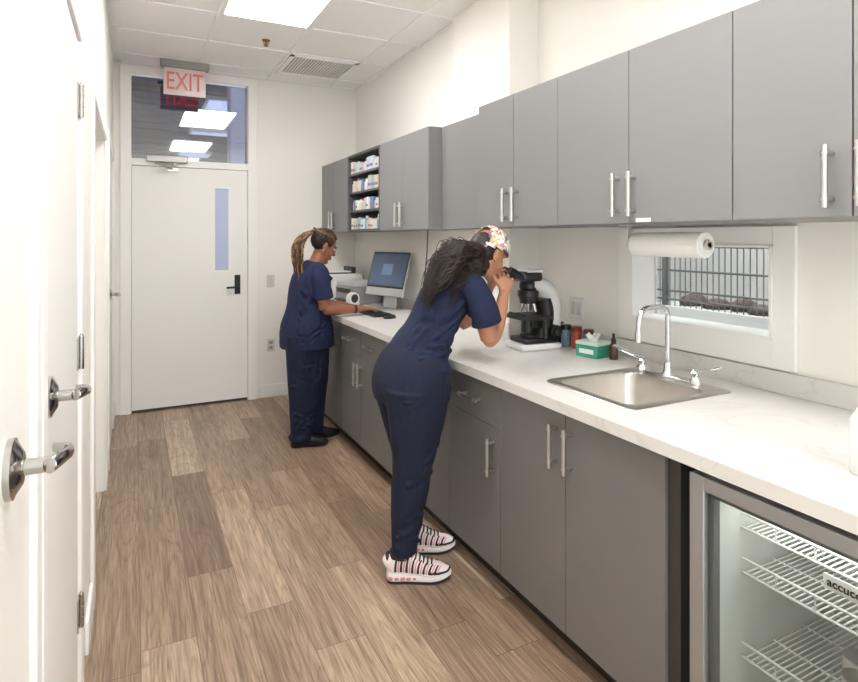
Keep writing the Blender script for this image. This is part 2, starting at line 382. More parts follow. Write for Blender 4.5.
ex = thing('exit_sign', 'hanging exit sign with red EXIT letters on a clear panel', 'exit sign', (0.385, 5.33, ZC - 0.02))
part('sign_housing', [('b', 0.19, 0.57, 5.30, 5.36, 2.925, 2.992)], M('sign_housing_metal', (150, 148, 145), 0.35, 0.7), ex, 0.006)
part('sign_panel', [('b', 0.215, 0.545, 5.326, 5.334, 2.70, 2.93)], M('milky_acrylic', (220, 206, 204), 0.2, var=0.01), ex, 0.002)
rx = Matrix.Rotation(math.radians(90), 4, 'X')
text_part('sign_lettering', 'EXIT', 0.185, Matrix.Translation((0.38, 5.323, 2.81)) @ rx @ Matrix.Diagonal((0.78, 1.15, 1, 1)), M('exit_red', (206, 104, 100), 0.4, var=0.02, emit=0.2), ex, 0.002, 0.0008)
text_part('sign_lettering', 'EXIT', 0.185, Matrix.Translation((0.38, 5.337, 2.81)) @ Matrix.Rotation(math.pi, 4, 'Z') @ rx @ Matrix.Diagonal((0.78, 1.15, 1, 1)), M('exit_red_lit', (214, 52, 48), 0.4, var=0.02, emit=1.5), ex, 0.002, 0.0008)

def plate(name, label, x, y, z, axis, kind):
    t = thing(name, label, 'light switch' if kind == 's' else 'power outlet', (x, y, z - 0.06))
    of = M('outlet_face', (206, 204, 200), 0.4)
    if axis == 'y':
        part('cover_plate', [('b', x - 0.036, x + 0.036, y - 0.006, y, z - 0.058, z + 0.058)], M('cover_plate_grey', (214, 212, 208), 0.4), t, 0.003)
        if kind == 's': part('rocker', [('b', x - 0.016, x + 0.016, y - 0.011, y - 0.004, z - 0.032, z + 0.032)], of, t, 0.002)
        else:
            for dz in (-0.024, 0.024): part('socket', [('b', x - 0.016, x + 0.016, y - 0.009, y - 0.004, z + dz - 0.014, z + dz + 0.014)], M('mid_grey_plastic', (150, 150, 150), 0.5), t, 0.004)
    else:
        part('cover_plate', [('b', x - 0.006, x, y - 0.058, y + 0.058, z - 0.058, z + 0.058)], white_m, t, 0.003)
        for dy in (-0.024, 0.024):
            part('socket', [('b', x - 0.010, x - 0.004, y + dy - 0.016, y + dy + 0.016, z - 0.034, z + 0.034)], of, t, 0.003)
plate('light_switch', 'white rocker light switch on the end wall', 1.147, YB, 1.094, 'y', 's')
plate('power_outlet', 'white duplex outlet low on the end wall', 1.15, YB, 0.49, 'y', 'o')
plate('power_outlet', 'white double outlet above the worktop beside the window', XRN, 2.46, 1.12, 'x', 'o')

def troffer(x0, x1, y0, y1):
    t = thing('ceiling_light', 'white rectangular recessed ceiling light panel, lit', 'ceiling light', ((x0 + x1) / 2, (y0 + y1) / 2, ZC), group='recessed ceiling light panels')
    part('light_frame', [('b', x0, x1, y0, y0 + 0.02, ZC - 0.014, ZC - 0.001), ('b', x0, x1, y1 - 0.02, y1, ZC - 0.014, ZC - 0.001), ('b', x0, x0 + 0.02, y0, y1, ZC - 0.014, ZC - 0.001), ('b', x1 - 0.02, x1, y0, y1, ZC - 0.014, ZC - 0.001)], grid_m, t)
    part('diffuser', [('b', x0 + 0.02, x1 - 0.02, y0 + 0.02, y1 - 0.02, ZC - 0.011, ZC - 0.004)], light_m, t)
troffer(0.512, 1.108, 2.89, 4.09); troffer(0.512, 1.108, 0.45, 1.65); troffer(0.512, 1.108, -1.6, -0.4)
vt = thing('air_vent', 'white slatted air vent grille set in the ceiling', 'air vent', (1.42, 5.02, ZC - 0.01))
vx0, vx1, vy0, vy1 = 1.135, 1.715, 4.73, 5.30
part('vent_frame', [('b', vx0, vx1, vy0, vy0 + 0.03, ZC - 0.018, ZC - 0.001), ('b', vx0, vx1, vy1 - 0.03, vy1, ZC - 0.018, ZC - 0.001), ('b', vx0, vx0 + 0.03, vy0, vy1, ZC - 0.018, ZC - 0.001), ('b', vx1 - 0.03, vx1, vy0, vy1, ZC - 0.018, ZC - 0.001)], grid_m, vt)
part('vent_backing', [('b', vx0 + 0.03, vx1 - 0.03, vy0 + 0.03, vy1 - 0.03, ZC - 0.004, ZC - 0.001)], M('vent_shadow_grey', (120, 118, 116), 0.6), vt)
part('vent_slats', [('b', vx0 + 0.03 + i * 0.026, vx0 + 0.046 + i * 0.026, vy0 + 0.03, vy1 - 0.03, ZC - 0.012, ZC - 0.006) for i in range(20)], M('vent_slat_grey', (240, 238, 235), 0.5), vt)
sp = thing('sprinkler', 'small brass fire sprinkler head on the ceiling', 'sprinkler', (0.89, 4.5, ZC - 0.05))
brass = M('aged_brass', (150, 110, 66), 0.4, 0.8)
part('escutcheon', [('l', 0.89, 4.5, [(0.03, ZC), (0.028, ZC - 0.008), (0.014, ZC - 0.012)])], brass, sp)
part('sprinkler_head', [('c', (0.89, 4.5, ZC - 0.01), (0.89, 4.5, ZC - 0.04), 0.009, 0.006), ('t', [(0.875, 4.5, ZC - 0.012), (0.872, 4.5, ZC - 0.028), (0.89, 4.5, ZC - 0.042)], 0.003), ('t', [(0.905, 4.5, ZC - 0.012), (0.908, 4.5, ZC - 0.028), (0.89, 4.5, ZC - 0.042)], 0.003), ('l', 0.89, 4.5, [(0.018, ZC - 0.042), (0.018, ZC - 0.046)])], brass, sp)

# ------------------------------------------------------------------ cabinets
def bar_handle(parent, x, y0, z0, y1, z1, r=0.0078):
    dx = 0.034; a = V((x - dx, y0, z0)); b = V((x - dx, y1, z1)); d = (b - a)
    p1 = a + d * 0.13; p2 = a + d * 0.87
    return part('handle', [('c', a, b, r), ('c', p1 - d * 0.025, p1 + d * 0.025, r * 1.35), ('c', p2 - d * 0.025, p2 + d * 0.025, r * 1.35), ('c', p1, p1 + V((dx, 0, 0)), r * 0.9), ('c', p2, p2 + V((dx, 0, 0)), r * 0.9)], steel_m, parent, label='brushed steel bar pull')
UZ0, UZ1, UX = 1.555, 2.202, 1.645
def upper(y0, y1, xf, xb, doors, label, handles=True):
    c = thing('wall_cabinet', label, 'cabinet', ((xf + xb) / 2, (y0 + y1) / 2, UZ0))
    part('cabinet_body', [('b', xf + 0.02, xb, y0 + 0.0005, y1 - 0.0005, UZ0, UZ1)], cab_m, c)
    ys = [y0 + (y1 - y0) * i / doors for i in range(doors + 1)] if isinstance(doors, int) else doors
    for i in range(len(ys) - 1):
        d = part('door', [('b', xf, xf + 0.019, ys[i] + 0.002, ys[i + 1] - 0.002, UZ0 + 0.001, UZ1 - 0.001)], cab_m, c, 0.001)
        if handles:
            yh = ys[i + 1] - 0.03 if i == 0 and len(ys) > 2 else ys[i] + 0.05
            bar_handle(d, xf, yh, UZ0 + 0.025, yh, UZ0 + 0.19)
    return c
lab_u = 'grey laminate wall cabinet with two flat doors and bar pulls'
upper(0.508, 1.182, UX, XRN - 0.001, [0.508, 0.845, 1.182], lab_u)
cB = upper(1.182, 2.014, UX, XRN - 0.001, [1.182, 1.605, 2.014], lab_u)
part('label_sticker', [('b', UX - 0.001, UX - 0.0001, 1.50, 1.57, UZ0 + 0.003, UZ0 + 0.018)], white_m, cB, label='small white sticker')
upper(2.014, 2.669, UX, XRN - 0.001, [2.014, 2.345, 2.669], lab_u)
upper(2.669, 3.262, 1.737, 1.932, 1, 'shallow grey wall cabinet set back in front of the pilaster', False)
upper(3.263, 4.08, UX, 1.934, [3.263, 3.669, 4.08], 'grey wall cabinet with two flat doors beside the open shelves')
upper(4.82, YB - 0.001, UX, XRF - 0.001, [4.82, 5.205, YB - 0.001], 'grey wall cabinet with two flat doors in the corner')
shl = M('dark_grey_shelf_laminate', (92, 91, 92), 0.5)
osu = thing('open_shelf_cabinet', 'grey open wall shelf unit packed with bottles and boxes', 'shelf', ((UX + XRF) / 2, 4.45, UZ0))
part('cabinet_body', [('b', UX, XRF - 0.001, 4.081, 4.099, UZ0, UZ1), ('b', UX, XRF - 0.001, 4.801, 4.819, UZ0, UZ1), ('b', UX, XRF - 0.001, 4.099, 4.801, UZ0, UZ0 + 0.018),
                      ('b', UX, XRF - 0.001, 4.099, 4.801, UZ1 - 0.018, UZ1), ('b', XRF - 0.012, XRF - 0.001, 4.099, 4.801, UZ0, UZ1)], shl, osu)
SH = [UZ0 + 0.018, 1.732, 1.888, 2.044]
for z in SH[1:]:
    part('shelf', [('b', UX + 0.012, XRF - 0.013, 4.1, 4.8, z - 0.016, z)], shl, osu)
cols = [(232, 232, 228), (232, 232, 228), (238, 236, 230), (205, 215, 228), (228, 208, 206), (110, 140, 180), (240, 240, 238), (206, 206, 200), (160, 186, 204), (220, 208, 176)]
capm = [white_m, white_m, M('blue_cap', (60, 90, 160), 0.4), M('pink_cap', (190, 90, 110), 0.4)]
def med_bottle(x, y, z, r, h, m, cm, lab):
    t = thing('medicine_bottle', lab, 'bottle', (x, y, z), group='medicine bottles on the open shelves')
    part('bottle_body', [('l', x, y, [(r * 0.92, z), (r, z + 0.004), (r, z + h * 0.7), (r * 0.55, z + h * 0.82), (r * 0.5, z + h * 0.86)])], m, t)
    part('cap', [('l', x, y, [(r * 0.62, z + h * 0.84), (r * 0.62, z + h), (r * 0.5, z + h)])], cm, t)
for si, z in enumerate(SH):
    y = 4.125
    while y < 4.75:
        ci = random.randrange(len(cols)); col = cols[ci]
        mm = M('pack_%d_%d_%d' % col, col, 0.5, var=0.03)
        if random.random() < 0.5:
            r = random.uniform(0.018, 0.026); h = random.uniform(0.08, 0.115)
            med_bottle(UX + 0.05, y + r, z, r, h, mm, random.choice(capm), 'small white medicine bottle with cap on a shelf'); y += 2 * r + 0.006
        else:
            w = min(random.uniform(0.035, 0.075), 4.795 - y); h = random.uniform(0.06, 0.12)
            t = thing('medicine_box', 'small cardboard medicine carton on a shelf', 'box', (UX + 0.07, y + w / 2, z), group='medicine cartons on the open shelves')
            part('carton', [('b', UX + 0.022, UX + 0.13, y, y + w, z, z + h)], white_m if ci < 3 else mm, t, 0.001)
            part('carton_band', [('b', UX + 0.0212, UX + 0.0222, y + 0.003, y + w - 0.003, z + h * 0.25, z + h * 0.45)], M('pack_band_%d' % (ci % 4), [(90, 126, 176), (190, 110, 124), (110, 160, 140), (132, 124, 176)][ci % 4], 0.5), t)
            y += w + 0.006

BX = 1.36; CZ = 0.927; CU = 0.887
TK = 0.095
def base(y0, y1, doors, drawer, label, hs=None):
    c = thing('base_cabinet', label, 'cabinet', (1.7, (y0 + y1) / 2, 0))
    xb = (XRN if y1 < 2.8 else (1.93 if y1 < 3.45 or y0 < 3.47 else XRF)) - 0.002
    zt_ = 0.74 if y1 < 2.1 else CU - 0.001
    pr_ = [('b', BX + 0.02, xb, y0 + 0.0005, y1 - 0.0005, TK, zt_)]
    if y1 < 2.1:
        pr_ += [('b', BX + 0.02, BX + 0.05, y0 + 0.0005, y1 - 0.0005, zt_, CU - 0.001), ('b', BX + 0.02, xb, y0 + 0.0005, y0 + 0.02, zt_, CU - 0.001), ('b', BX + 0.02, xb, y1 - 0.02, y1 - 0.0005, zt_, CU - 0.001)]
    part('cabinet_body', pr_, cabb_m, c)
    part('toe_kick', [('b', BX + 0.07, xb, y0 + 0.0005, y1 - 0.0005, 0.0, TK)], toe_m, c)
    ys = [y0 + (y1 - y0) * i / doors for i in range(doors + 1)] if isinstance(doors, int) else doors
    ztop = CU - 0.006
    zd = 0.70
    for i in range(len(ys) - 1):
        d = part('door', [('b', BX, BX + 0.019, ys[i] + 0.002, ys[i + 1] - 0.002, TK + 0.003, (zd - 0.002) if drawer else ztop)], cabb_m, c, 0.001)
        yh = ys[i + 1] - 0.03 if (i == 0 and len(ys) > 2) else ys[i] + 0.05
        zt = (zd if drawer else ztop) - 0.045
        bar_handle(d, BX, yh, zt - 0.16, yh, zt)
    if drawer:
        for i in range(len(ys) - 1):
            d = part('drawer', [('b', BX, BX + 0.019, ys[i] + 0.002, ys[i + 1] - 0.002, zd + 0.001, ztop)], cabb_m, c, 0.001)
            ym = (ys[i] + ys[i + 1]) / 2
            bar_handle(d, BX, ym - 0.08, 0.79, ym + 0.08, 0.79)
    return c
base(1.188, 2.032, [1.188, 1.622, 2.032], False, 'grey laminate sink base cabinet with two tall doors')
base(2.032, 2.47, 1, True, 'grey base cabinet with one drawer over one door')
base(2.47, 3.30, 2, True, 'grey base cabinet with drawers over two doors')
base(3.30, 4.13, 2, True, 'grey base cabinet with drawers over two doors')
base(4.13, 4.96, 2, True, 'grey base cabinet with drawers over two doors')
base(4.96, YB - 0.002, 1, True, 'grey base cabinet with one door in the corner')
struct('trim_7', [('b', BX + 0.012, XRN - 0.002, 1.145, 1.187, 0.0, CU - 0.001)], M('gap_shade_dark', (58, 54, 52), 0.6), label='dark slab standing in for the shaded gap beside the fridge')  # dark colour stands in for shade in the cavity next to the fridge

SX0, SX1, SY0, SY1 = 1.495, 1.90, 1.45, 1.848
EX = 1.33
wt = single('worktop', [('b', EX, SX0, 0.1, YB - 0.001, CU, CZ), ('b', SX0, XRN - 0.001, 0.1, SY0, CU, CZ), ('b', SX1, XRN - 0.001, SY0, SY1, CU, CZ), ('b', SX0, XRN - 0.001, SY1, 2.799, CU, CZ),
                      ('b', SX0, 1.934, 2.799, 3.471, CU, CZ), ('b', SX0, XRF - 0.001, 3.471, YB - 0.001, CU, CZ)], marble, 'long white marble-look laminate worktop over the base cabinets', 'countertop')
struct('trim_10', [('b', XRN - 0.021, XRN - 0.001, 0.1, 2.799, CZ, 1.008), ('b', 1.935, XRN - 0.021, 2.779, 2.799, CZ, 1.008), ('b', 1.914, 1.934, 2.779, 3.47, CZ, 1.008), ('b', XRF - 0.021, XRF - 0.001, 3.47, YB - 0.022, CZ, 1.008), ('b', EX + 0.03, XRF - 0.001, YB - 0.021, YB - 0.001, CZ, 1.008)], marble, 0.002, label='low marble-look upstand along the wall')

def sink():
    t = thing('sink', 'square stainless steel drop-in sink with raised rim', 'sink', (1.727, 1.65, 0.75))
    bm = bmesh.new()
    def rr(x0, x1, y0, y1, r, z, n=6):
        out = []
        for cx, cy, a0 in ((x1 - r, y1 - r, 0), (x0 + r, y1 - r, 90), (x0 + r, y0 + r, 180), (x1 - r, y0 + r, 270)):
            for k in range(n + 1):
                a = math.radians(a0 + 90 * k / n); out.append(bm.verts.new((cx + r * math.cos(a), cy + r * math.sin(a), z)))
        return out
    X0, X1, Y0, Y1 = 1.462, 1.99, 1.418, 1.88
    loops = [rr(X0, X1, Y0, Y1, 0.035, CZ + 0.001), rr(X0 + 0.004, X1 - 0.004, Y0 + 0.004, Y1 - 0.004, 0.034, CZ + 0.006), rr(X0 + 0.022, X1 - 0.022, Y0 + 0.022, Y1 - 0.022, 0.03, CZ + 0.005),
             rr(1.50, 1.895, 1.455, 1.843, 0.045, CZ + 0.004), rr(1.504, 1.891, 1.459, 1.839, 0.045, CZ - 0.006), rr(1.51, 1.885, 1.465, 1.833, 0.045, CZ - 0.13),
             rr(1.52, 1.875, 1.475, 1.823, 0.05, CZ - 0.15), rr(1.55, 1.845, 1.505, 1.793, 0.05, CZ - 0.157), rr(1.66, 1.74, 1.61, 1.69, 0.035, CZ - 0.16)]
    for a, b in zip(loops, loops[1:]):
        n = len(a)
        for k in range(n): bm.faces.new((a[k], a[(k + 1) % n], b[(k + 1) % n], b[k]))
    bm.faces.new(loops[-1])
    finish('basin', bm, sinks_m, t, OFF[t.name], angle=60)
    part('drain', [('l', 1.70, 1.65, [(0.04, CZ - 0.159), (0.04, CZ - 0.156), (0.03, CZ - 0.155), (0.028, CZ - 0.158), (0.005, CZ - 0.158)])], chrome_m, t)
sink()
f = thing('faucet', 'chrome gooseneck faucet with two blade handles', 'faucet', (1.94, 1.687, CZ + 0.005))
fz = CZ + 0.005
part('faucet_base', [('l', 1.945, 1.687, [(0.027, fz), (0.026, fz + 0.012), (0.017, fz + 0.03), (0.014, fz + 0.06), (0.012, fz + 0.065)]),
                     ('b', 1.925, 1.965, 1.57, 1.80, fz, fz + 0.012)], chrome_m, f, 0.004)
part('spout', [('t', [(1.945, 1.687, fz + 0.05), (1.945, 1.687, fz + 0.22), (1.943, 1.687, fz + 0.262), (1.918, 1.687, fz + 0.286), (1.87, 1.687, fz + 0.290), (1.815, 1.687, fz + 0.284), (1.790, 1.687, fz + 0.255), (1.782, 1.687, fz + 0.215), (1.780, 1.687, fz + 0.19)], 0.0105, True, V((0, 1, 0))),
               ('c', (1.78, 1.687, fz + 0.155), (1.78, 1.687, fz + 0.195), 0.014)], chrome_m, f)
for yy, s in ((1.555, -1), (1.82, 1)):
    part('tap_handle', [('l', 1.945, yy, [(0.026, fz), (0.025, fz + 0.015), (0.017, fz + 0.03), (0.020, fz + 0.045), (0.012, fz + 0.056)]),
                        ('s', [(1.95, yy - s * 0.012, fz + 0.050, 0.018, 0.008), (1.94, yy + s * 0.03, fz + 0.058, 0.015, 0.006), (1.925, yy + s * 0.075, fz + 0.074, 0.021, 0.005), (1.905, yy + s * 0.125, fz + 0.090, 0.024, 0.004)], (1, 0.2, 0))], chrome_m, f, label='chrome blade tap handle')

pt = thing('paper_towel_holder', 'white paper towel roll on a steel holder under the cabinet', 'paper towel', (1.80, 1.55, 1.47))
px_, pz_ = 1.80, 1.475
part('paper_roll', [('c', (px_, 1.395, pz_), (px_, 1.715, pz_), 0.047)], paper_m, pt, 0.004)
part('holder', [('c', (px_, 1.38, pz_), (px_, 1.75, pz_), 0.010), ('c', (px_, 1.38, pz_), (px_, 1.386, pz_), 0.018), ('b', px_ - 0.012, px_ + 0.012, 1.748, 1.754, pz_ - 0.012, UZ0 - 0.0005), ('b', px_ - 0.03, px_ + 0.03, 1.72, 1.78, UZ0 - 0.004, UZ0 - 0.0005)], steel_m, pt)

ca = 0.082
struct('trim_8', [('b', XRN - 0.022, XRN - 0.001, WY0 - ca, WY0, WZ0 - 0.105, WZ1 + 0.07), ('b', XRN - 0.022, XRN - 0.001, WY1, WY1 + ca, WZ0 - 0.105, WZ1 + 0.07),
                  ('b', XRN - 0.022, XRN - 0.001, WY0, WY1, WZ1, WZ1 + 0.07), ('b', XRN - 0.022, XRN - 0.001, WY0, WY1, WZ0 - 0.105, WZ0),
                  ('b', XRN - 0.028, XRN + 0.13, WY0, WY0 + 0.012, WZ0, WZ1), ('b', XRN - 0.028, XRN + 0.13, WY1 - 0.012, WY1, WZ0, WZ1),
                  ('b', XRN - 0.028, XRN + 0.13, WY0, WY1, WZ1 - 0.012, WZ1), ('b', XRN - 0.03, XRN + 0.13, WY0, WY1, WZ0, WZ0 + 0.012)], trim_m, 0.002, label='white casing around the pass-through window')
struct('window_2', [('b', XRN + 0.12, XRN + 0.125, WY0 + 0.012, WY1 - 0.012, WZ0 + 0.012, WZ1 - 0.012)], glass_m, label='small interior pass-through window')
struct('wall_kennel', [('b', 4.1, 4.2, -1, 6, 0, 3.0), ('b', XRN + 0.15, 4.2, 5.7, 5.8, 0, 3.0), ('b', XRN + 0.15, 4.2, -1.1, -1, 0, 3.0)], M('kennel_wall', (178, 174, 170), 0.8), label='grey wall of the kennel room')
struct('ceiling_kennel', [('b', XRN + 0.15, 4.2, -1.1, 5.8, 3.0, 3.1)], ceil_m)
cg = thing('animal_cage', 'stainless steel animal cage with vertical bar door', 'cage', (3.0, 2.4, 0))
cgs = M('dull_cage_steel', (178, 176, 174), 0.5, 0.1)
part('cage_shell', [('b', 2.86, 3.3, 1.2, 1.22, 0.3, 1.9), ('b', 2.86, 3.3, 4.18, 4.2, 0.3, 1.9), ('b', 2.86, 3.3, 1.2, 4.2, 0.0, 0.32), ('b', 3.28, 3.3, 1.2, 4.2, 0.3, 1.9), ('b', 2.86, 3.3, 1.2, 4.2, 1.06, 1.09), ('b', 2.86, 3.3, 2.66, 2.69, 0.3, 1.9)], cgs, cg)
part('cage_rail', [('b', 2.80, 2.85, 1.2, 4.2, 0.94, 1.10)], M('pale_cage_rail', (226, 226, 226), 0.4), cg)
part('cage_grille', [('c', (2.83, 1.25 + 0.036 * i, 1.08), (2.83, 1.25 + 0.036 * i, 1.86), 0.0030) for i in range(80)] + [('c', (2.825, 1.2, z), (2.825, 4.2, z), 0.006) for z in (1.14, 1.19, 1.31, 1.45, 1.62, 1.85)] + [('b', 2.81, 2.835, y, y + 0.03, 1.0, 1.87) for y in (2.45, 3.4)], M('grey_cage_bar', (104, 104, 106), 0.35, 0.4), cg)
part('cage_bedding', [('e', (3.0, 1.98, 1.105), (0.08, 0.07, 0.04)), ('e', (3.05, 2.12, 1.11), (0.09, 0.06, 0.05)), ('e', (3.02, 2.27, 1.105), (0.08, 0.08, 0.045)), ('e', (3.05, 2.45, 1.11), (0.1, 0.07, 0.05)), ('e', (3.05, 2.95, 1.11), (0.1, 0.16, 0.05))], M('mottled_dark_blanket', (78, 66, 62), 0.9, var=0.7, scale=30), cg)
al = bpy.data.lights.new('kennel_fill', 'AREA'); al.energy = 100; al.size = 1.2; al.color = (1, 0.98, 0.96)  # added fill light for the room behind the pass-through, no fixture modelled
o = bpy.data.objects.new('kennel_fill', al); COL.objects.link(o); o.location = (2.75, 2.2, 2.9)

# ------------------------------------------------------------------ hall
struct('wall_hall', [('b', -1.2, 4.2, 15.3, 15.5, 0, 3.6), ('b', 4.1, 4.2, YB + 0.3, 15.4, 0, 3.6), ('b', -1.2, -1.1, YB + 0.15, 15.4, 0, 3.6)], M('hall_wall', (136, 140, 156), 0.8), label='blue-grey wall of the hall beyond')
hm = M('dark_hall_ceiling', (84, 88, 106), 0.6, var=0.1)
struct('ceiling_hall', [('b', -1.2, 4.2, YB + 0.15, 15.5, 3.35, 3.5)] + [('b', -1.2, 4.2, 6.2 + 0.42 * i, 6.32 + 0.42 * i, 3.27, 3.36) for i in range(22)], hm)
for yy in (8.0, 10.4, 13.0):
    t = thing('hall_ceiling_light', 'square white light panel in the hall beyond the door', 'ceiling light', (1.1, yy, 3.2), group='light panels in the hall')
    part('light_housing', [('b', 0.8, 1.42, yy - 0.32, yy + 0.32, 3.22, 3.27)], grid_m, t)
    part('diffuser', [('b', 0.83, 1.39, yy - 0.29, yy + 0.29, 3.21, 3.222)], M('hall_diffuser', (235, 240, 255), 0.5, emit=1.6), t)
single('air_duct', [('b', -0.9, 0.42, 7.4, 7.9, 2.72, 3.2)] + [('b', -0.9, 0.42, 7.37, 7.4, 2.75 + 0.07 * i, 2.79 + 0.07 * i) for i in range(6)], M('duct_metal', (84, 86, 98), 0.45, 0.3), 'dark ribbed metal air duct hanging in the hall', 'air duct')
single('column', [('b', 0.90, 1.25, 6.4, 6.65, 0, 3.26)], M('lavender_paint', (222, 222, 240), 0.7), 'pale lavender square column in the hall', 'column')
single('shelf_rail', [('b', -0.9, 2.2, 6.9, 6.95, 2.56, 2.64)], M('dark_rail', (40, 42, 50), 0.5), 'dark horizontal rail hung in the hall', 'rail')
al = bpy.data.lights.new('hall_fill', 'AREA'); al.energy = 110; al.size = 1.0; al.color = (0.9, 0.94, 1.0)  # added fill aimed upward to brighten the hall ceiling
o = bpy.data.objects.new('hall_fill', al); COL.objects.link(o); o.location = (2.6, 8.6, 1.4); o.rotation_euler = (math.radians(180), 0, 0)
al = bpy.data.lights.new('hall_fill', 'AREA'); al.energy = 14; al.size = 0.5; al.color = (0.92, 0.94, 1.0)  # second added fill, lifts the column and duct seen through the transom
o = bpy.data.objects.new('hall_fill', al); COL.objects.link(o); o.location = (0.75, 5.98, 1.3); o.rotation_euler = (math.radians(165), 0, 0)

# ------------------------------------------------------------------ fridge
fr = thing('refrigerator', 'undercounter fridge with stainless framed glass door and wire shelves', 'refrigerator', (1.68, 0.80, 0.0))
FY0, FY1, FZ0, FZ1 = 0.50, 1.103, 0.07, 0.862
inn = M('fridge_liner', (222, 223, 220), 0.5)
part('fridge_cabinet', [('b', 1.405, 1.98, FY1 - 0.045, FY1 - 0.004, FZ0, FZ1), ('b', 1.405, 1.98, FY0 + 0.004, FY0 + 0.045, FZ0, FZ1), ('b', 1.405, 1.98, FY0 + 0.045, FY1 - 0.045, FZ1 - 0.05, FZ1), ('b', 1.405, 1.98, FY0 + 0.045, FY1 - 0.045, FZ0, FZ0 + 0.05), ('b', 1.95, 1.98, FY0 + 0.045, FY1 - 0.045, FZ0, FZ1)], inn, fr)
part('plinth', [('b', 1.42, 1.97, FY0 + 0.01, FY1 - 0.01, 0.0, FZ0 - 0.001)], black_m, fr)
part('interior_fill', [('b', 1.44, 1.60, FY0 + 0.12, FY1 - 0.12, FZ1 - 0.056, FZ1 - 0.051)], M('fridge_fill_glow', (255, 252, 248), 0.5, var=0, emit=6.0), fr, label='glowing white strip added to brighten the fridge interior')  # emitter added because the shelves were too dark behind the glass
fd = part('fridge_door', [('b', BX - 0.005, 1.40, FY1 - 0.045, FY1, FZ0, FZ1), ('b', BX - 0.005, 1.40, FY0, FY0 + 0.045, FZ0, FZ1), ('b', BX - 0.005, 1.40, FY0 + 0.045, FY1 - 0.045, FZ1 - 0.038, FZ1), ('b', BX - 0.005, 1.40, FY0 + 0.045, FY1 - 0.045, FZ0, FZ0 + 0.05)], frame_m, fr, 0.003, label='stainless steel door frame')
part('door_glass', [('b', BX + 0.01, BX + 0.015, FY0 + 0.045, FY1 - 0.045, FZ0 + 0.05, FZ1 - 0.038)], fglass_m, fd)
part('door_gasket', [('b', BX + 0.016, 1.40, FY1 - 0.060, FY1 - 0.046, FZ0 + 0.04, FZ1 - 0.03), ('b', BX + 0.016, 1.40, FY0 + 0.046, FY1 - 0.046, FZ1 - 0.055, FZ1 - 0.039)], M('grey_gasket', (110, 112, 112), 0.6), fd)
wire = M('white_shelf_wire', (236, 236, 234), 0.4)
SX = 1.51
for z in (0.70, 0.575, 0.34):
    pr = [('c', (SX, FY0 + 0.05 + i * 0.0145, z), (1.93, FY0 + 0.05 + i * 0.0145, z), 0.0022) for i in range(35)]
    pr += [('c', (x, FY0 + 0.047, z - 0.004), (x, FY1 - 0.047, z - 0.004), 0.0035) for x in (SX, 1.65, 1.79, 1.93)]
    pr += [('c', (SX, FY0 + 0.047, z + 0.035), (SX, FY1 - 0.047, z + 0.035), 0.0035)]
    pr += [('c', (SX, FY0 + 0.06 + i * 0.10, z - 0.004), (SX, FY0 + 0.06 + i * 0.10, z + 0.035), 0.0025) for i in range(5)]
    part('wire_shelf', pr, wire, fr)
part('price_strip', [('b', 1.498, 1.502, 0.56, 0.835, 0.650, 0.686)], M('bright_label_strip', (246, 246, 244), 0.5), fr, label='white label strip')
text_part('label_lettering', 'accucold', 0.028, Matrix.Translation((1.4965, 0.826, 0.669)) @ Matrix.Rotation(math.radians(-90), 4, 'Z') @ rx, black_m, fr, 0.0005, 0.0005, 'LEFT')
for (x, y, z) in ((1.57, 0.90, 0.122), (1.58, 0.80, 0.343), (1.66, 0.84, 0.343), (1.58, 0.71, 0.343), (1.50, 0.82, 0.122), (1.60, 0.99, 0.122)):
    t = thing('food_can', 'small pale can with silver rim in the fridge', 'can', (x, y, z), group='pale cans in the fridge')
    part('can_body', [('l', x, y, [(0.030, z), (0.033, z + 0.004), (0.033, z + 0.072), (0.031, z + 0.078)])], M('pale_can', (222, 218, 208), 0.5), t)
    part('lid', [('l', x, y, [(0.033, z + 0.076), (0.033, z + 0.081), (0.028, z + 0.080)])], steel_m, t)
    part('can_label', [('l', x, y, [(0.0335, z + 0.02), (0.0335, z + 0.05)])], M('label_tan', (196, 186, 170), 0.7), t)

# ------------------------------------------------------------------ worktop items
ms = thing('microscope', 'white and black binocular microscope on the worktop', 'microscope', (1.845, 2.47, CZ), rot=math.radians(-4), local=True)
ms_w = M('microscope_white', (222, 223, 222), 0.3)
part('microscope_base', [('b', -0.11, 0.13, -0.09, 0.09, 0, 0.034)], ms_w, ms, 0.012)
part('base_top', [('b', -0.085, 0.12, -0.080, 0.080, 0.034, 0.062)], black_m, ms, 0.010)
bm = bmesh.new(); loft(bm, [(0.080, 0, 0.03, 0.070, 0.065), (0.105, 0, 0.11, 0.068, 0.058), (0.118, 0, 0.19, 0.066, 0.054), (0.105, 0, 0.27, 0.063, 0.052), (0.06, 0, 0.320, 0.060, 0.045), (-0.01, 0, 0.335, 0.055, 0.036)], cap=0.4)
finish('microscope_arm', bm, ms_w, ms, V((0, 0, 0)))
bm = bmesh.new(); loft(bm, [(0.045, 0, 0.04, 0.074, 0.055), (0.065, 0, 0.11, 0.072, 0.052), (0.075, 0, 0.19, 0.070, 0.048), (0.062, 0, 0.255, 0.066, 0.040)], cap=0.3)
finish('arm_inlay', bm, black_m, ms, V((0, 0, 0)))
part('stage', [('b', -0.10, 0.075, -0.095, 0.095, 0.155, 0.176), ('b', -0.03, 0.06, -0.05, 0.05, 0.11, 0.156), ('b', -0.085, -0.075, -0.07, 0.09, 0.17, 0.184), ('c', (0.03, -0.085, 0.06), (0.03, -0.085, 0.16), 0.014)], black_m, ms, 0.002)
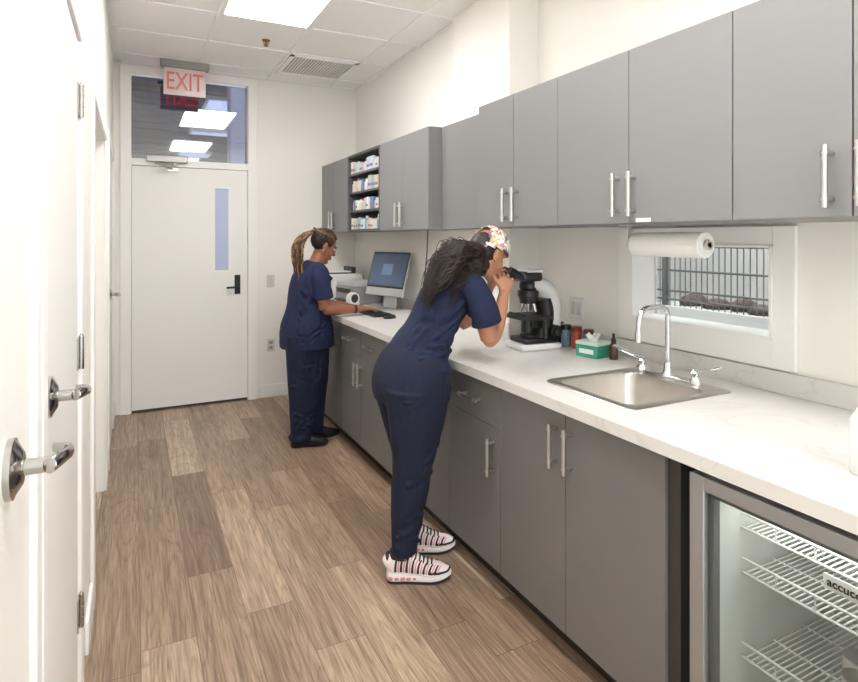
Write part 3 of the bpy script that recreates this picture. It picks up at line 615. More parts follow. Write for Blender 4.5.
part('condenser', [('c', (-0.02, 0, 0.085), (-0.02, 0, 0.153), 0.036), ('c', (-0.02, 0, 0.060), (-0.02, 0, 0.076), 0.042)], black_m, ms)
part('nosepiece', [('c', (-0.02, 0, 0.272), (-0.02, 0, 0.302), 0.054), ('c', (-0.02, 0, 0.235), (-0.02, 0, 0.275), 0.042, 0.052)], black_m, ms)
for dx, dy in ((0, 0.0), (0.022, 0.02), (0.018, -0.022), (-0.024, 0.016)):
    part('objective', [('c', (-0.02 + dx * 0.9, dy * 0.9, 0.242), (-0.02 + dx * 1.4, dy * 1.4, 0.192), 0.013, 0.009)], steel_m, ms)
for s in (-1, 1):
    part('focus_knob', [('c', (0.085, s * 0.07, 0.095), (0.085, s * 0.104, 0.095), 0.033), ('c', (0.085, s * 0.104, 0.095), (0.085, s * 0.122, 0.095), 0.020)], black_m, ms, 0.002)
part('viewing_head', [('b', -0.085, 0.035, -0.060, 0.060, 0.348, 0.400), ('c', (-0.015, 0, 0.30), (-0.015, 0, 0.35), 0.050)], M('dark_head_plastic', (40, 40, 42), 0.35), ms, 0.016)
part('head_cap', [('b', -0.06, 0.04, -0.056, 0.056, 0.392, 0.412)], ms_w, ms, 0.009)
for s in (-1, 1):
    part('eyepiece', [('c', (-0.075, s * 0.031, 0.372), (-0.118, s * 0.031, 0.394), 0.018), ('c', (-0.118, s * 0.031, 0.394), (-0.150, s * 0.031, 0.410), 0.021, 0.019)], black_m, ms)

def jar(x, y, r, h, col, cap, lab, cat_='jar', name='jar'):
    t = thing(name, lab, cat_, (x, y, CZ))
    part('jar_body', [('l', x, y, [(r * 0.9, CZ), (r, CZ + 0.005), (r, CZ + h * 0.78), (r * 0.9, CZ + h * 0.80)])], col, t)
    part('lid', [('l', x, y, [(r * 1.05, CZ + h * 0.78), (r * 1.05, CZ + h), (r * 0.9, CZ + h)])], cap, t)
blue_m = M('translucent_blue', (120, 146, 166), 0.25); rd = M('red_plastic', (190, 84, 72), 0.4); rc = M('red_cap', (120, 50, 44), 0.4)
jar(2.04, 2.43, 0.026, 0.115, blue_m, black_m, 'blue jar with black lid on the worktop')
jar(2.05, 2.36, 0.026, 0.115, rd, rc, 'red jar with dark red lid on the worktop')
jar(2.075, 2.295, 0.024, 0.105, blue_m, rc, 'small blue jar with dark red lid on the worktop')
jar(2.05, 2.50, 0.026, 0.12, black_m, dgrey_m, 'black canister on the worktop')
gb = thing('tissue_box', 'green and white tissue box with a tissue sticking out', 'tissue box', (1.99, 2.17, CZ), rot=math.radians(12), local=True)
part('carton', [('b', -0.055, 0.055, -0.062, 0.062, 0, 0.062)], M('mint_green_carton', (62, 152, 128), 0.6, var=0.1, scale=20), gb, 0.002)
part('carton_top', [('b', -0.056, 0.056, -0.063, 0.063, 0.058, 0.074)], M('pale_carton', (206, 226, 214), 0.6), gb, 0.002)
part('carton_print', [('b', -0.0562, -0.055, -0.04, 0.04, 0.018, 0.04)], white_m, gb)
bm = bmesh.new()
for i in range(5):
    a = i * 1.3; rings_mesh(bm, [((0, 0, 0.07), 0.02, 0.004), ((0.012 * math.cos(a), 0.012 * math.sin(a), 0.09), 0.016, 0.003), ((0.03 * math.cos(a), 0.03 * math.sin(a), 0.108), 0.010, 0.002)], V((math.sin(a), math.cos(a), 0)), 10)
finish('tissue', bm, paper_m, gb, V((0, 0, 0)))
db = thing('dropper_bottle', 'amber dropper bottle with black cap beside the sink', 'bottle', (2.02, 2.065, CZ))
part('bottle_body', [('l', 2.02, 2.065, [(0.018, CZ), (0.020, CZ + 0.004), (0.020, CZ + 0.065), (0.010, CZ + 0.078), (0.009, CZ + 0.082)])], M('amber_glass', (84, 46, 28), 0.15), db)
part('dropper_cap', [('l', 2.02, 2.065, [(0.012, CZ + 0.080), (0.012, CZ + 0.097), (0.006, CZ + 0.100), (0.006, CZ + 0.120), (0.003, CZ + 0.123)])], black_m, db)
jg = thing('dispenser_bottle', 'tall white plastic bottle near the worktop edge', 'bottle', (1.585, 0.775, CZ))
part('bottle_body', [('l', 1.585, 0.775, [(0.038, CZ), (0.042, CZ + 0.006), (0.042, CZ + 0.13), (0.02, CZ + 0.17), (0.016, CZ + 0.18)])], white_m, jg)
part('cap', [('l', 1.585, 0.775, [(0.019, CZ + 0.178), (0.019, CZ + 0.205), (0.006, CZ + 0.21), (0.005, CZ + 0.23)])], white_m, jg)

mon = thing('computer_monitor', 'silver all-in-one computer with lit blue screen on the worktop', 'monitor', (1.82, 4.33, CZ), rot=math.radians(16), local=True)
alu = M('silver_aluminium', (202, 203, 206), 0.3, 0.7)
tilt = Matrix.Translation((0, 0, 0.315)) @ Matrix.Rotation(math.radians(16), 4, 'Y')
part('monitor_shell', [('b', 0.0, 0.02, -0.235, 0.235, -0.21, 0.15)], alu, mon, 0.005, xf=tilt)
part('bezel', [('b', -0.002, 0.001, -0.23, 0.23, -0.145, 0.147)], black_m, mon, xf=tilt)
part('screen', [('b', -0.004, -0.001, -0.218, 0.218, -0.13, 0.135)], M('lit_blue_screen', (74, 90, 116), 0.2, var=0.35, scale=3, emit=0.2), mon, xf=tilt)
part('screen_window', [('b', -0.0055, -0.0042, -0.06, 0.07, -0.04, 0.05)] + [('b', -0.0062, -0.0052, -0.05, 0.06, 0.035 - 0.018 * i, 0.041 - 0.018 * i) for i in range(4)], M('screen_text_blue', (104, 124, 158), 0.3, emit=0.2), mon, xf=tilt)
part('stand', [('b', 0.01, 0.022, -0.08, 0.08, 0.01, 0.22), ('b', -0.11, 0.075, -0.10, 0.10, 0.0, 0.010)], alu, mon, 0.004)
kb = thing('keyboard', 'slim black keyboard on the worktop edge', 'keyboard', (1.61, 4.14, CZ), local=True)
part('keyboard_base', [('b', -0.075, 0.075, -0.22, 0.22, 0, 0.014)], M('keyboard_dark', (44, 44, 46), 0.5), kb, 0.004)
part('keys', [('b', -0.066 + 0.027 * r, -0.043 + 0.027 * r, -0.21 + 0.028 * c, -0.187 + 0.028 * c, 0.014, 0.020) for r in range(5) for c in range(15)], black_m, kb, 0)
single('computer_mouse', [('e', (1.62, 3.83, CZ + 0.012), (0.05, 0.028, 0.018)), ('b', 1.58, 1.66, 3.81, 3.85, CZ, CZ + 0.01)], black_m, 'black computer mouse on the worktop', 'mouse', 0.003)
pr = thing('printer', 'grey and white desktop label printer on the worktop', 'printer', (1.77, 4.90, CZ), rot=math.radians(8), local=True)
part('printer_body', [('b', -0.14, 0.14, -0.17, 0.17, 0, 0.15)], M('printer_grey', (150, 150, 152), 0.5), pr, 0.012)
part('scanner_lid', [('b', -0.13, 0.14, -0.165, 0.165, 0.152, 0.195)], M('printer_light', (196, 196, 196), 0.45), pr, 0.01)
part('paper_tray', [('b', -0.18, -0.12, -0.11, 0.11, 0.03, 0.045)], dgrey_m, pr, 0.004)
part('control_panel', [('b', -0.143, -0.138, -0.13, 0.13, 0.095, 0.135)], black_m, pr, 0.002)
pr2 = thing('printer', 'white laser printer with paper output on top', 'printer', (1.72, 5.33, CZ), local=True)
part('printer_body', [('b', -0.18, 0.2, -0.16, 0.16, 0, 0.24)], white_m, pr2, 0.015)
part('output_tray', [('b', -0.12, 0.12, -0.12, 0.12, 0.24, 0.25), ('b', 0.10, 0.14, -0.12, 0.12, 0.24, 0.30)], dgrey_m, pr2, 0.003)
part('paper_sheets', [('b', -0.10, 0.10, -0.10, 0.10, 0.252, 0.262)], paper_m, pr2)
tp = thing('tape_dispenser', 'white tape dispenser on the worktop by the keyboard', 'tape dispenser', (1.60, 4.58, CZ), rot=0.3, local=True)
part('dispenser_body', [('b', -0.08, 0.06, -0.03, 0.03, 0, 0.04), ('c', (0.01, -0.026, 0.07), (0.01, 0.026, 0.07), 0.055)], white_m, tp, 0.006)
part('tape_roll', [('c', (0.01, -0.0275, 0.075), (0.01, 0.0275, 0.075), 0.035)], dgrey_m, tp)
single('cable', [('t', [(1.96, 3.9, UZ0), (1.955, 3.9, 1.45), (1.96, 3.92, 1.36), (1.965, 3.98, 1.15), (1.955, 4.05, CZ + 0.004)], 0.004, True)], black_m, 'thin black power cable running down the wall', 'cable')

# ------------------------------------------------------------------ people
def to_object(name, bm, mats, parent, voxel, smooth_it=2, wr=None, smooth_f=0.5, label=None):
    bmesh.ops.recalc_face_normals(bm, faces=bm.faces)
    me = bpy.data.meshes.new(name + '_src'); bm.to_mesh(me); bm.free()
    o = bpy.data.objects.new('tmp', me); COL.objects.link(o)
    r = o.modifiers.new('r', 'REMESH'); r.mode = 'VOXEL'; r.voxel_size = voxel
    if smooth_it:
        s = o.modifiers.new('s', 'SMOOTH'); s.iterations = smooth_it; s.factor = smooth_f
    bpy.context.view_layer.update(); dg = bpy.context.evaluated_depsgraph_get()
    m2 = bpy.data.meshes.new_from_object(o.evaluated_get(dg)); bpy.data.objects.remove(o)
    m2.name = name
    if wr:
        nor = [v.normal.copy() for v in m2.vertices]
        for v, nn in zip(m2.vertices, nor): v.co = v.co + nn * wr(v.co)
    off = OFF.get(parent.name) if parent else None
    m2.materials.clear()
    for m in (mats if isinstance(mats, (list, tuple)) else [mats]): m2.materials.append(m)
    if off is not None: m2.transform(Matrix.Translation(-off))
    for p in m2.polygons: p.use_smooth = True
    ob = bpy.data.objects.new(name, m2); COL.objects.link(ob)
    if parent: ob.parent = parent
    if label: ob['label'] = label
    return ob
def folds(amp, seedv, seeds, floor_=-1.0):
    sv = V(seedv)
    cr = [(V(p), V(d).normalized(), l, w, a) for p, d, l, w, a in seeds]
    def f(co):
        wp = co + V((noise.noise(co * 7 + sv), noise.noise(co * 7 + sv + V((5, 5, 5))), noise.noise(co * 7 - sv))) * 0.022
        h = 0.0
        for p, d, l, w, a in cr:
            q = wp - p; t = q.dot(d)
            if abs(t) > l: continue
            r = (q - d * t).length
            side = r / w
            if side > 3: continue
            fall = (1 - (t / l) ** 2)
            h += a * fall * (math.exp(-side * side * 2) - 0.55 * math.exp(-((side - 1.3) ** 2) * 3))
        h += 0.22 * noise.noise(co * 9 + sv) + 0.10 * noise.noise(co * 26 + sv)
        return amp * max(h, floor_)
    return f
def head_matrix(c, yaw, pitch, roll=0):
    return Matrix.Translation(V(c)) @ Matrix.Rotation(yaw, 4, 'Z') @ Matrix.Rotation(pitch, 4, 'Y') @ Matrix.Rotation(roll, 4, 'X')
def add_head(bm, H):
    for c, r in [((-0.012, 0, 0.03), (0.093, 0.074, 0.084)), ((0.02, 0, -0.015), (0.072, 0.062, 0.088)), ((0.032, 0, -0.068), (0.05, 0.046, 0.042)),
                 ((0.066, 0, -0.098), (0.022, 0.022, 0.018)), ((0.096, 0, -0.022), (0.017, 0.017, 0.014)), ((0.090, 0, 0.0), (0.012, 0.010, 0.03)),
                 ((0.083, 0, -0.056), (0.014, 0.024, 0.008)), ((0.081, 0, -0.068), (0.014, 0.021, 0.008)), ((0.073, 0, 0.028), (0.018, 0.048, 0.012)),
                 ((0.058, 0.036, -0.028), (0.028, 0.022, 0.028)), ((0.058, -0.036, -0.028), (0.028, 0.022, 0.028)),
                 ((-0.004, 0.078, -0.005), (0.017, 0.009, 0.030)), ((-0.004, -0.078, -0.005), (0.017, 0.009, 0.030))]:
        ell(bm, c, r, H)
def face_parts(person, H, lipcol, lashes=True):
    off = OFF[person.name]
    for s in (-1, 1):
        bm = bmesh.new(); ell(bm, (0.078, s * 0.030, 0.008), (0.012, 0.015, 0.009), H); finish('eye', bm, M('eye_white', (225, 220, 214), 0.2), person, off, label='eye')
        bm = bmesh.new(); ell(bm, (0.0865, s * 0.030, 0.008), (0.005, 0.006, 0.006), H); finish('iris', bm, M('dark_iris', (40, 24, 18), 0.15), person, off)
        bm = bmesh.new(); ell(bm, (0.082, s * 0.032, 0.030), (0.010, 0.019, 0.0035), H); finish('eyebrow', bm, M('brow_black', (28, 20, 18), 0.9), person, off)
    bm = bmesh.new(); ell(bm, (0.088, 0, -0.057), (0.010, 0.019, 0.004), H); ell(bm, (0.086, 0, -0.066), (0.010, 0.017, 0.005), H)
    finish('lips', bm, lipcol, person, off)
def add_hand(bm, wrist, d, n, curl, side, scale=1.0, spread=1.0):
    d = V(d).normalized(); n = (V(n) - V(n).dot(d) * d).normalized(); w = n.cross(d).normalized() * side
    wrist = V(wrist)
    L = 0.085 * scale
    rings_mesh(bm, [(wrist, 0.026, 0.019), (wrist + d * 0.025, 0.034, 0.017), (wrist + d * 0.06, 0.040, 0.015), (wrist + d * L, 0.038, 0.012)], w, 16, 0.5)
    lens = [0.072, 0.080, 0.074, 0.058]
    for i in range(4):
        lat = (0.029 - 0.0195 * i)
        dirn = (d + w * (0.12 - 0.08 * i) * spread).normalized()
        p = wrist + d * (L - 0.012 - (0.006 if i in (0, 3) else 0)) + w * lat
        pts = [p]; cur = dirn; nn = -n
        for sgl in (0.45, 0.3, 0.25):
            ax = cur.cross(nn).normalized() if cur.cross(nn).length > 1e-4 else w
            fcl = curl * (1.0 if sgl > 0.26 else 0.7)
            cur = (Matrix.Rotation(fcl, 3, ax) @ cur).normalized(); nn = (Matrix.Rotation(fcl, 3, ax) @ nn).normalized()
            pts.append(pts[-1] + cur * lens[i] * scale * sgl * 1.1)
        rr_ = [0.0090, 0.0085, 0.0078, 0.0066]
        rings_mesh(bm, [(q, r_ * scale, r_ * scale) for q, r_ in zip(pts, rr_)], w, 12, 0.9)
    tb = wrist + d * 0.03 + w * 0.024
    pts = [tb, tb + (d * 0.6 + w * 0.75).normalized() * 0.035, tb + (d * 0.6 + w * 0.75).normalized() * 0.035 + (d * 0.9 + w * 0.35 - n * 0.3).normalized() * 0.03,
           tb + (d * 0.6 + w * 0.75).normalized() * 0.035 + (d * 0.9 + w * 0.3 - n * 0.35).normalized() * 0.052]
    rings_mesh(bm, [(q, r_ * scale, r_ * scale) for q, r_ in zip(pts, (0.014, 0.0115, 0.0095, 0.0075))], n, 12, 0.9)

def shoe(person, loc, rot, style):
    S = 1.06 if style == 's' else 1.0
    Mx = Matrix.Translation(V(loc)) @ Matrix.Rotation(rot, 4, 'Z') @ Matrix.Scale(S, 4)
    off = OFF[person.name]
    def outline(grow=0.0):
        pts = [(-0.10, 0.0), (-0.095, 0.022), (-0.07, 0.032), (-0.02, 0.031), (0.04, 0.038), (0.09, 0.045), (0.13, 0.040), (0.158, 0.022), (0.166, 0.0),
               (0.158, -0.024), (0.13, -0.040), (0.09, -0.046), (0.04, -0.040), (-0.02, -0.033), (-0.07, -0.032), (-0.095, -0.022)]
        pts = cat(pts + [pts[0]], 3)[:-1]
        return [(x + (grow if x > 0.03 else -grow) * (abs(x - 0.03) / 0.13), y + math.copysign(grow, y) * min(1, abs(y) / 0.02)) for x, y in pts]
    def stack(levels):
        bm = bmesh.new(); prev = None
        for z, gr, toe, heel in levels:
            o = outline(gr); vs = [bm.verts.new((x, y, z + toe * max(0, (x - 0.07) / 0.09) ** 2 + heel * max(0, min(1, (0.06 - x) / 0.1)))) for x, y in o]
            if prev:
                for k in range(len(vs)): bm.faces.new((prev[k], prev[(k + 1) % len(vs)], vs[(k + 1) % len(vs)], vs[k]))
            else: bm.faces.new(vs[::-1])
            prev = vs
        bm.faces.new(prev); bmesh.ops.transform(bm, matrix=Mx, verts=bm.verts); return bm
    def put(name, bm, mat, angle=80):
        bmesh.ops.transform(bm, matrix=Mx, verts=bm.verts); finish(name, bm, mat, person, off, angle=angle)
    big = style == 's'
    finish('outsole', stack([(0.0, -0.004, 0.016, 0), (0.003, 0.0, 0.016, 0), (0.010, 0.002, 0.015, 0)]), style_m[style][0], person, off)
    if big:
        finish('midsole', stack([(0.010, 0.000, 0.015, 0), (0.016, 0.003, 0.012, 0.003), (0.026, 0.002, 0.009, 0.008), (0.032, 0.000, 0.006, 0.012), (0.037, -0.004, 0.005, 0.012)]), style_m[style][1], person, off)
        for i in range(5):
            for s in (-1, 1):
                bm = bmesh.new(); ell(bm, (-0.084 + i * 0.025, s * (0.031 + 0.001 * i), 0.022), (0.0115, 0.006, 0.008)); put('air_unit', bm, M('air_cushion_pink', (222, 134, 146), 0.2))
    else:
        finish('midsole', stack([(0.009, 0.001, 0.012, 0), (0.018, 0.001, 0.01, 0.004), (0.024, -0.004, 0.008, 0.004)]), style_m[style][1], person, off)
    bm = bmesh.new()
    rows = [(-0.100, 0.060, 0.018, 0.030), (-0.085, 0.068, 0.030, 0.046), (-0.045, 0.072, 0.034, 0.056), (0.0, 0.066, 0.035, 0.050), (0.04, 0.054, 0.038, 0.038), (0.085, 0.045, 0.042, 0.028), (0.125, 0.041, 0.037, 0.022), (0.157, 0.038, 0.020, 0.013)]
    up = cat(rows, 3)
    rings_mesh(bm, [((r[0], 0, r[1] + (0.0 if big else -0.014)), r[2], r[3]) for r in up], V((0, 1, 0)), 18, 0.4)
    put('shoe_upper', bm, style_m[style][2])
    if big:
        def surf(x, ang, lift=0.0015):
            for a, b in zip(up, up[1:]):
                if a[0] <= x <= b[0]:
                    t = (x - a[0]) / (b[0] - a[0]); r = [p + (q - p) * t for p, q in zip(a, b)]; break
            else: r = up[-1]
            return V((x, (r[2] + lift) * math.cos(ang), r[1] + (r[3] + lift) * math.sin(ang)))
        for s in (-1, 1):
            bm = bmesh.new(); bmp = bmesh.new()
            for i in range(8):
                x0 = -0.064 + i * 0.023
                for (b_, dx, rr_) in ((bm, 0.0, 0.0050), (bmp, 0.0115, 0.0026)):
                    pts = []
                    for k in range(7):
                        a = math.radians(-28 + k * 15)
                        q = surf(x0 + dx + 0.022 * (k / 6) ** 2 - 0.006 * k / 6, a); q.y *= s; pts.append(q)
                    rings_mesh(b_, [(q, rr_ * (1 - 0.07 * k), 0.0022) for k, q in enumerate(pts)], V((1, 0, 0)), 8, 0.5)
            put('side_ribs', bm, M('sneaker_black', (30, 28, 32), 0.6)); put('side_stripes', bmp, M('sneaker_pink', (224, 140, 150), 0.6))
        bm = bmesh.new(); pts = [surf(x, math.radians(a)) for x, a in ((0.075, -10), (0.11, -8), (0.14, -2), (0.152, 10))]
        pl_ = pts + [V((0.162, 0, 0.044))] + [V((q.x, -q.y, q.z)) for q in pts[::-1]]
        rings_mesh(bm, [(q, 0.008, 0.0035) for q in pl_], V((0, 0, 1)), 8, 0.5); put('toe_guard', bm, M('sneaker_black', (30, 28, 32), 0.6))
        bm = bmesh.new(); ell(bm, (-0.094, 0, 0.085), (0.014, 0.024, 0.034)); put('heel_tab', bm, M('sneaker_black', (30, 28, 32), 0.6))
    bm = bmesh.new()
    zz = 0.0 if big else -0.012
    rings_mesh(bm, [((-0.045, 0, 0.094 + zz), 0.037, 0.050), ((-0.042, 0, 0.120 + zz), 0.035, 0.045), ((-0.04, 0, 0.130 + zz), 0.031, 0.038)], V((0, 1, 0)), 18, 0.2)
    put('shoe_collar', bm, style_m[style][3])
    if big:
        bm = bmesh.new()
        for i in range(6):
            x = 0.002 + i * 0.016; z = 0.118 - i * 0.0085
            rings_mesh(bm, [((x, -0.026, z - 0.014), 0.0035, 0.0035), ((x + 0.004, -0.012, z - 0.001), 0.0035, 0.0035), ((x + 0.006, 0.0, z + 0.003), 0.0035, 0.0035), ((x + 0.004, 0.012, z - 0.001), 0.0035, 0.0035), ((x, 0.026, z - 0.014), 0.0035, 0.0035)], V((1, 0, 0)), 8)
        put('laces', bm, M('lace_black', (36, 34, 38), 0.7))
sn_up = M('sneaker_white_pink', (234, 222, 220), 0.6, var=0.12, scale=30)
style_m = {'s': (M('outsole_dark', (40, 38, 40), 0.7), M('midsole_white', (238, 232, 230), 0.5, var=0.05, scale=60), sn_up, M('sneaker_black', (30, 28, 32), 0.6)),
           'b': (M('outsole_black', (18, 18, 20), 0.7), M('midsole_black', (24, 24, 26), 0.6), M('upper_black', (26, 26, 30), 0.6), M('upper_black', (26, 26, 30), 0.6))}

scrub2 = M('navy_scrub_cloth', (20, 31, 62), 0.9, var=0.10, scale=14, bump=0.12, bscale=60)
scrub2p = M('navy_scrub_trousers_cloth', (18, 26, 50), 0.9, var=0.10, scale=14, bump=0.12, bscale=60)
scrub1 = M('royal_navy_scrub_cloth', (22, 33, 66), 0.9, var=0.10, scale=14, bump=0.12, bscale=60)
scrub1p = M('dark_navy_scrub_cloth', (19, 27, 54), 0.9, var=0.10, scale=14, bump=0.12, bscale=60)
skin2 = M('light_brown_skin', (180, 128, 100), 0.5, var=0.06, scale=12)
skin1 = M('medium_brown_skin', (146, 96, 72), 0.5, var=0.06, scale=12)

YC = 2.41
p2 = thing('person', 'person in navy scrubs and floral cap bending over a microscope', 'person', (1.14, 2.42, 0))
H2 = head_matrix((1.550, 2.43, 1.422), math.radians(5), math.radians(30))
bm = bmesh.new()
loft(bm, [(1.130, YC, 0.79, .16, .12), (1.130, YC, 0.88, .180, .14), (1.175, YC, 0.99, .135, .095), (1.235, YC, 1.10, .120, .082), (1.295, YC, 1.21, .138, .090), (1.350, YC, 1.295, .142, .072), (1.39, YC, 1.35, .10, .06), (1.42, YC, 1.385, .058, .053)])
loft(bm, [(1.40, YC, 1.355, .055, .055), (1.45, YC + .005, 1.38, .050, .050), (1.51, YC + .01, 1.40, .048, .048)])
add_head(bm, H2)
loft(bm, [(1.12, 2.32, .84, .085, .10), (1.115, 2.32, .70, .08, .09), (1.100, 2.33, .49, .055, .06), (1.078, 2.335, .36, .050, .055), (1.060, 2.337, .12, .032, .035), (1.058, 2.337, .07, .034, .04)])
loft(bm, [(1.14, 2.50, .84, .085, .10), (1.15, 2.505, .70, .08, .09), (1.17, 2.512, .49, .055, .06), (1.172, 2.52, .36, .050, .055), (1.180, 2.53, .12, .032, .035), (1.182, 2.53, .07, .034, .04)])
loft(bm, [(1.355, 2.31, 1.29, .045, .045), (1.362, 2.245, 1.27, .045, .050), (1.395, 2.225, 1.16, .041, .047), (1.435, 2.237, 1.045, .036, .040)], side=V((0, 1, 0)))
loft(bm, [(1.43, 2.235, 1.04, .036, .040), (1.47, 2.257, 1.06, .040, .040), (1.535, 2.30, 1.145, .035, .035), (1.59, 2.345, 1.235, .026, .023)], side=V((0, 1, 0)))
add_hand(bm, (1.59, 2.345, 1.235), (0.42, 0.35, 0.9), (-0.3, -1.0, 0.3), 0.38, 1, 0.92)
loft(bm, [(1.355, 2.51, 1.29, .045, .045), (1.372, 2.575, 1.27, .045, .050), (1.45, 2.62, 1.17, .041, .047), (1.51, 2.62, 1.065, .036, .040)])
loft(bm, [(1.505, 2.62, 1.06, .036, .040), (1.55, 2.61, 1.085, .040, .040), (1.60, 2.585, 1.16, .034, .034), (1.645, 2.56, 1.24, .026, .023)], side=V((0, 1, 0)))
add_hand(bm, (1.645, 2.56, 1.24), (0.35, -0.3, 0.9), (-0.3, 1.0, 0.3), 0.38, -1, 0.92)
to_object('body', bm, skin2, p2, 0.0042, 2)
face_parts(p2, H2, M('lip_rose', (150, 84, 76), 0.4))
bm = bmesh.new()
loft(bm, [(1.152, YC, .925, .200, .158), (1.170, YC, .985, .170, .132), (1.212, YC, 1.06, .147, .108), (1.250, YC, 1.13, .148, .106), (1.295, YC, 1.21, .158, .109), (1.348, YC, 1.29, .162, .092), (1.385, YC, 1.342, .118, .073), (1.408, YC, 1.370, .072, .064)], cap=0.05, seg=28)
loft(bm, [(1.345, 2.33, 1.292, .068, .068), (1.362, 2.25, 1.270, .060, .068), (1.390, 2.222, 1.19, .060, .068), (1.412, 2.220, 1.115, .064, .072)], cap=0.05)
loft(bm, [(1.345, 2.49, 1.292, .068, .068), (1.368, 2.57, 1.270, .060, .068), (1.415, 2.605, 1.20, .060, .068), (1.445, 2.615, 1.14, .064, .070)], cap=0.05)
fs = []
rf = random.Random(11)
for i in range(30):
    t = rf.random(); y = YC - 0.16 + rf.uniform(0, 0.10); z = 0.96 + t * 0.33; x = 1.16 + t * 0.19 + rf.uniform(-.12, .10)
    fs.append(((x, y, z), (0.62, rf.uniform(-.2, .2), rf.uniform(0.2, 1.1)), rf.uniform(.06, .14), rf.uniform(.012, .020), rf.uniform(.6, 1.2)))
fs += [((1.30, 2.26, 1.20), (0.9, -.2, 0.9), .12, .018, 1.4), ((1.27, 2.26, 1.12), (1, 0, 0.5), .13, .018, 1.4), ((1.20, 2.25, 1.03), (1, 0, -0.2), .14, .016, 1.2), ((1.18, 2.25, 0.985), (1, 0, 0.1), .14, .015, 1.2)]
to_object('scrub_top', bm, scrub2, p2, 0.0055, 4, folds(0.013, (1, 2, 3), fs, -1.0), label='short sleeved navy scrub top')
bm = bmesh.new()
loft(bm, [(1.162, YC, .975, .174, .134), (1.143, YC, .92, .202, .160), (1.122, YC, .84, .212, .172), (1.118, YC, .77, .198, .156)], seg=28, cap=0.1)
loft(bm, [(1.118, 2.315, .84, .116, .156), (1.112, 2.32, .70, .104, .130), (1.100, 2.33, .50, .080, .092), (1.083, 2.335, .37, .072, .084), (1.067, 2.337, .22, .060, .067), (1.060, 2.337, .135, .053, .058), (1.060, 2.337, .115, .049, .052)], cap=0.02)
loft(bm, [(1.130, 2.50, .84, .116, .156), (1.148, 2.505, .70, .104, .130), (1.168, 2.512, .50, .080, .092), (1.172, 2.52, .37, .072, .084), (1.178, 2.53, .22, .060, .067), (1.180, 2.53, .135, .053, .058), (1.180, 2.53, .115, .049, .052)], cap=0.02)
fs = []
for i in range(38):
    z = rf.choice((rf.uniform(.14, .30), rf.uniform(.14, .30), rf.uniform(.44, .58), rf.uniform(.60, .85)))
    x = 1.08 + (z - 0.2) * 0.06 + rf.uniform(-.09, .09); y = 2.26 + rf.uniform(-.02, .05)
    fs.append(((x, y, z), (1.0, rf.uniform(-.3, .3), rf.uniform(-.9, .9)), rf.uniform(.05, .10), rf.uniform(.011, .018), rf.uniform(.5, 1.1)))
fs += [((1.15, 2.25, 0.80), (1, 0, 0.55), .12, .016, 1.3), ((1.16, 2.25, 0.74), (1, 0, 0.8), .12, .016, 1.1)]
to_object('scrub_trousers', bm, scrub2p, p2, 0.0055, 4, folds(0.010, (5, 2, 8), fs, -0.8), label='tapered navy scrub trousers')
shoe(p2, (1.085, 2.325, 0.0), math.radians(-24), 's')
shoe(p2, (1.218, 2.52, 0.0), math.radians(-20), 's')
def strands(name, guides, n, mats, parent, spread, r, wav, seed, seg=4, nrm=(-0.5, 0, 0.85), clumps=16, taper=0.0):
    rnd = random.Random(seed); bm = bmesh.new(); nrm = V(nrm).normalized()
    cl = [(rnd.uniform(-1, 1), rnd.uniform(-1, 1), rnd.uniform(0, 6.28), rnd.uniform(13, 19), rnd.uniform(0.8, 1.0)) for _ in range(clumps)]
    for i in range(n):
        ca_, cb_, ph, kf, ln = cl[i % clumps]
        cb_ *= math.sqrt(max(0.05, 1 - ca_ * ca_))
        ja = rnd.gauss(0, 0.26); jb = rnd.gauss(0, 0.32); ph += rnd.uniform(-.5, .5); ln *= rnd.uniform(.82, 1.0)
        pts = cat([tuple(g_) for g_ in guides], 8); pts = pts[:max(4, int(len(pts) * ln))]
        rings = []
        for k, q in enumerate(pts):
            t = k / (len(pts) - 1)
            fan = 0.75 + 0.5 * math.sin(t * math.pi * 0.8) - taper * t * t
            jf = 0.5 + 0.6 * t
            off_ = V((0, (ca_ + ja * jf) * spread[0] * fan, 0)) + nrm * ((cb_ + jb * jf) * spread[1] * fan)
            wv = V((math.sin(t * kf + ph) * wav * .6, math.cos(t * kf * 0.9 + ph) * wav * 1.2, math.sin(t * kf + ph + 1.3) * wav)) * min(1, t * 3)
            rad = r * (1.0 if t < 0.7 else 1 - (t - 0.7) * 2.9)
            rings.append((V(q[:3]) + off_ + wv, max(rad, 0.0007), max(rad, 0.0007)))
        rings_mesh(bm, rings, V((0, 1, 0)), seg, 0.5)
    return finish(name, bm, mats, parent, OFF[parent.name], angle=180)
hair2 = pattern_mat('dark_brown_wavy_hair', [(40, 28, 24), (54, 38, 31), (34, 25, 22), (66, 47, 38), (44, 31, 26), (30, 22, 20)], 60, 0.42, island=True)
bm = bmesh.new()
ell(bm, (-0.030, 0, 0.015), (0.086, 0.078, 0.082), H2)
loft(bm, [(1.47, 2.41, 1.425, .058, .052), (1.40, 2.385, 1.440, .064, .042), (1.32, 2.36, 1.410, .068, .030), (1.25, 2.345, 1.345, .058, .022), (1.20, 2.335, 1.28, .036, .014)])
to_object('hair', bm, M('hair_core_dark', (34, 25, 22), 0.5, var=0.3, scale=60), p2, 0.006, 1, lambda co: 0.007 * noise.noise(co * 20), label='long wavy dark brown hair falling over the back')
strands('hair_waves', [(1.460, 2.41, 1.438), (1.40, 2.385, 1.456), (1.32, 2.36, 1.428), (1.25, 2.34, 1.358), (1.19, 2.325, 1.275), (1.145, 2.318, 1.185)], 760, hair2, p2, (0.072, 0.032), 0.0019, 0.014, 3, clumps=42, taper=0.35)
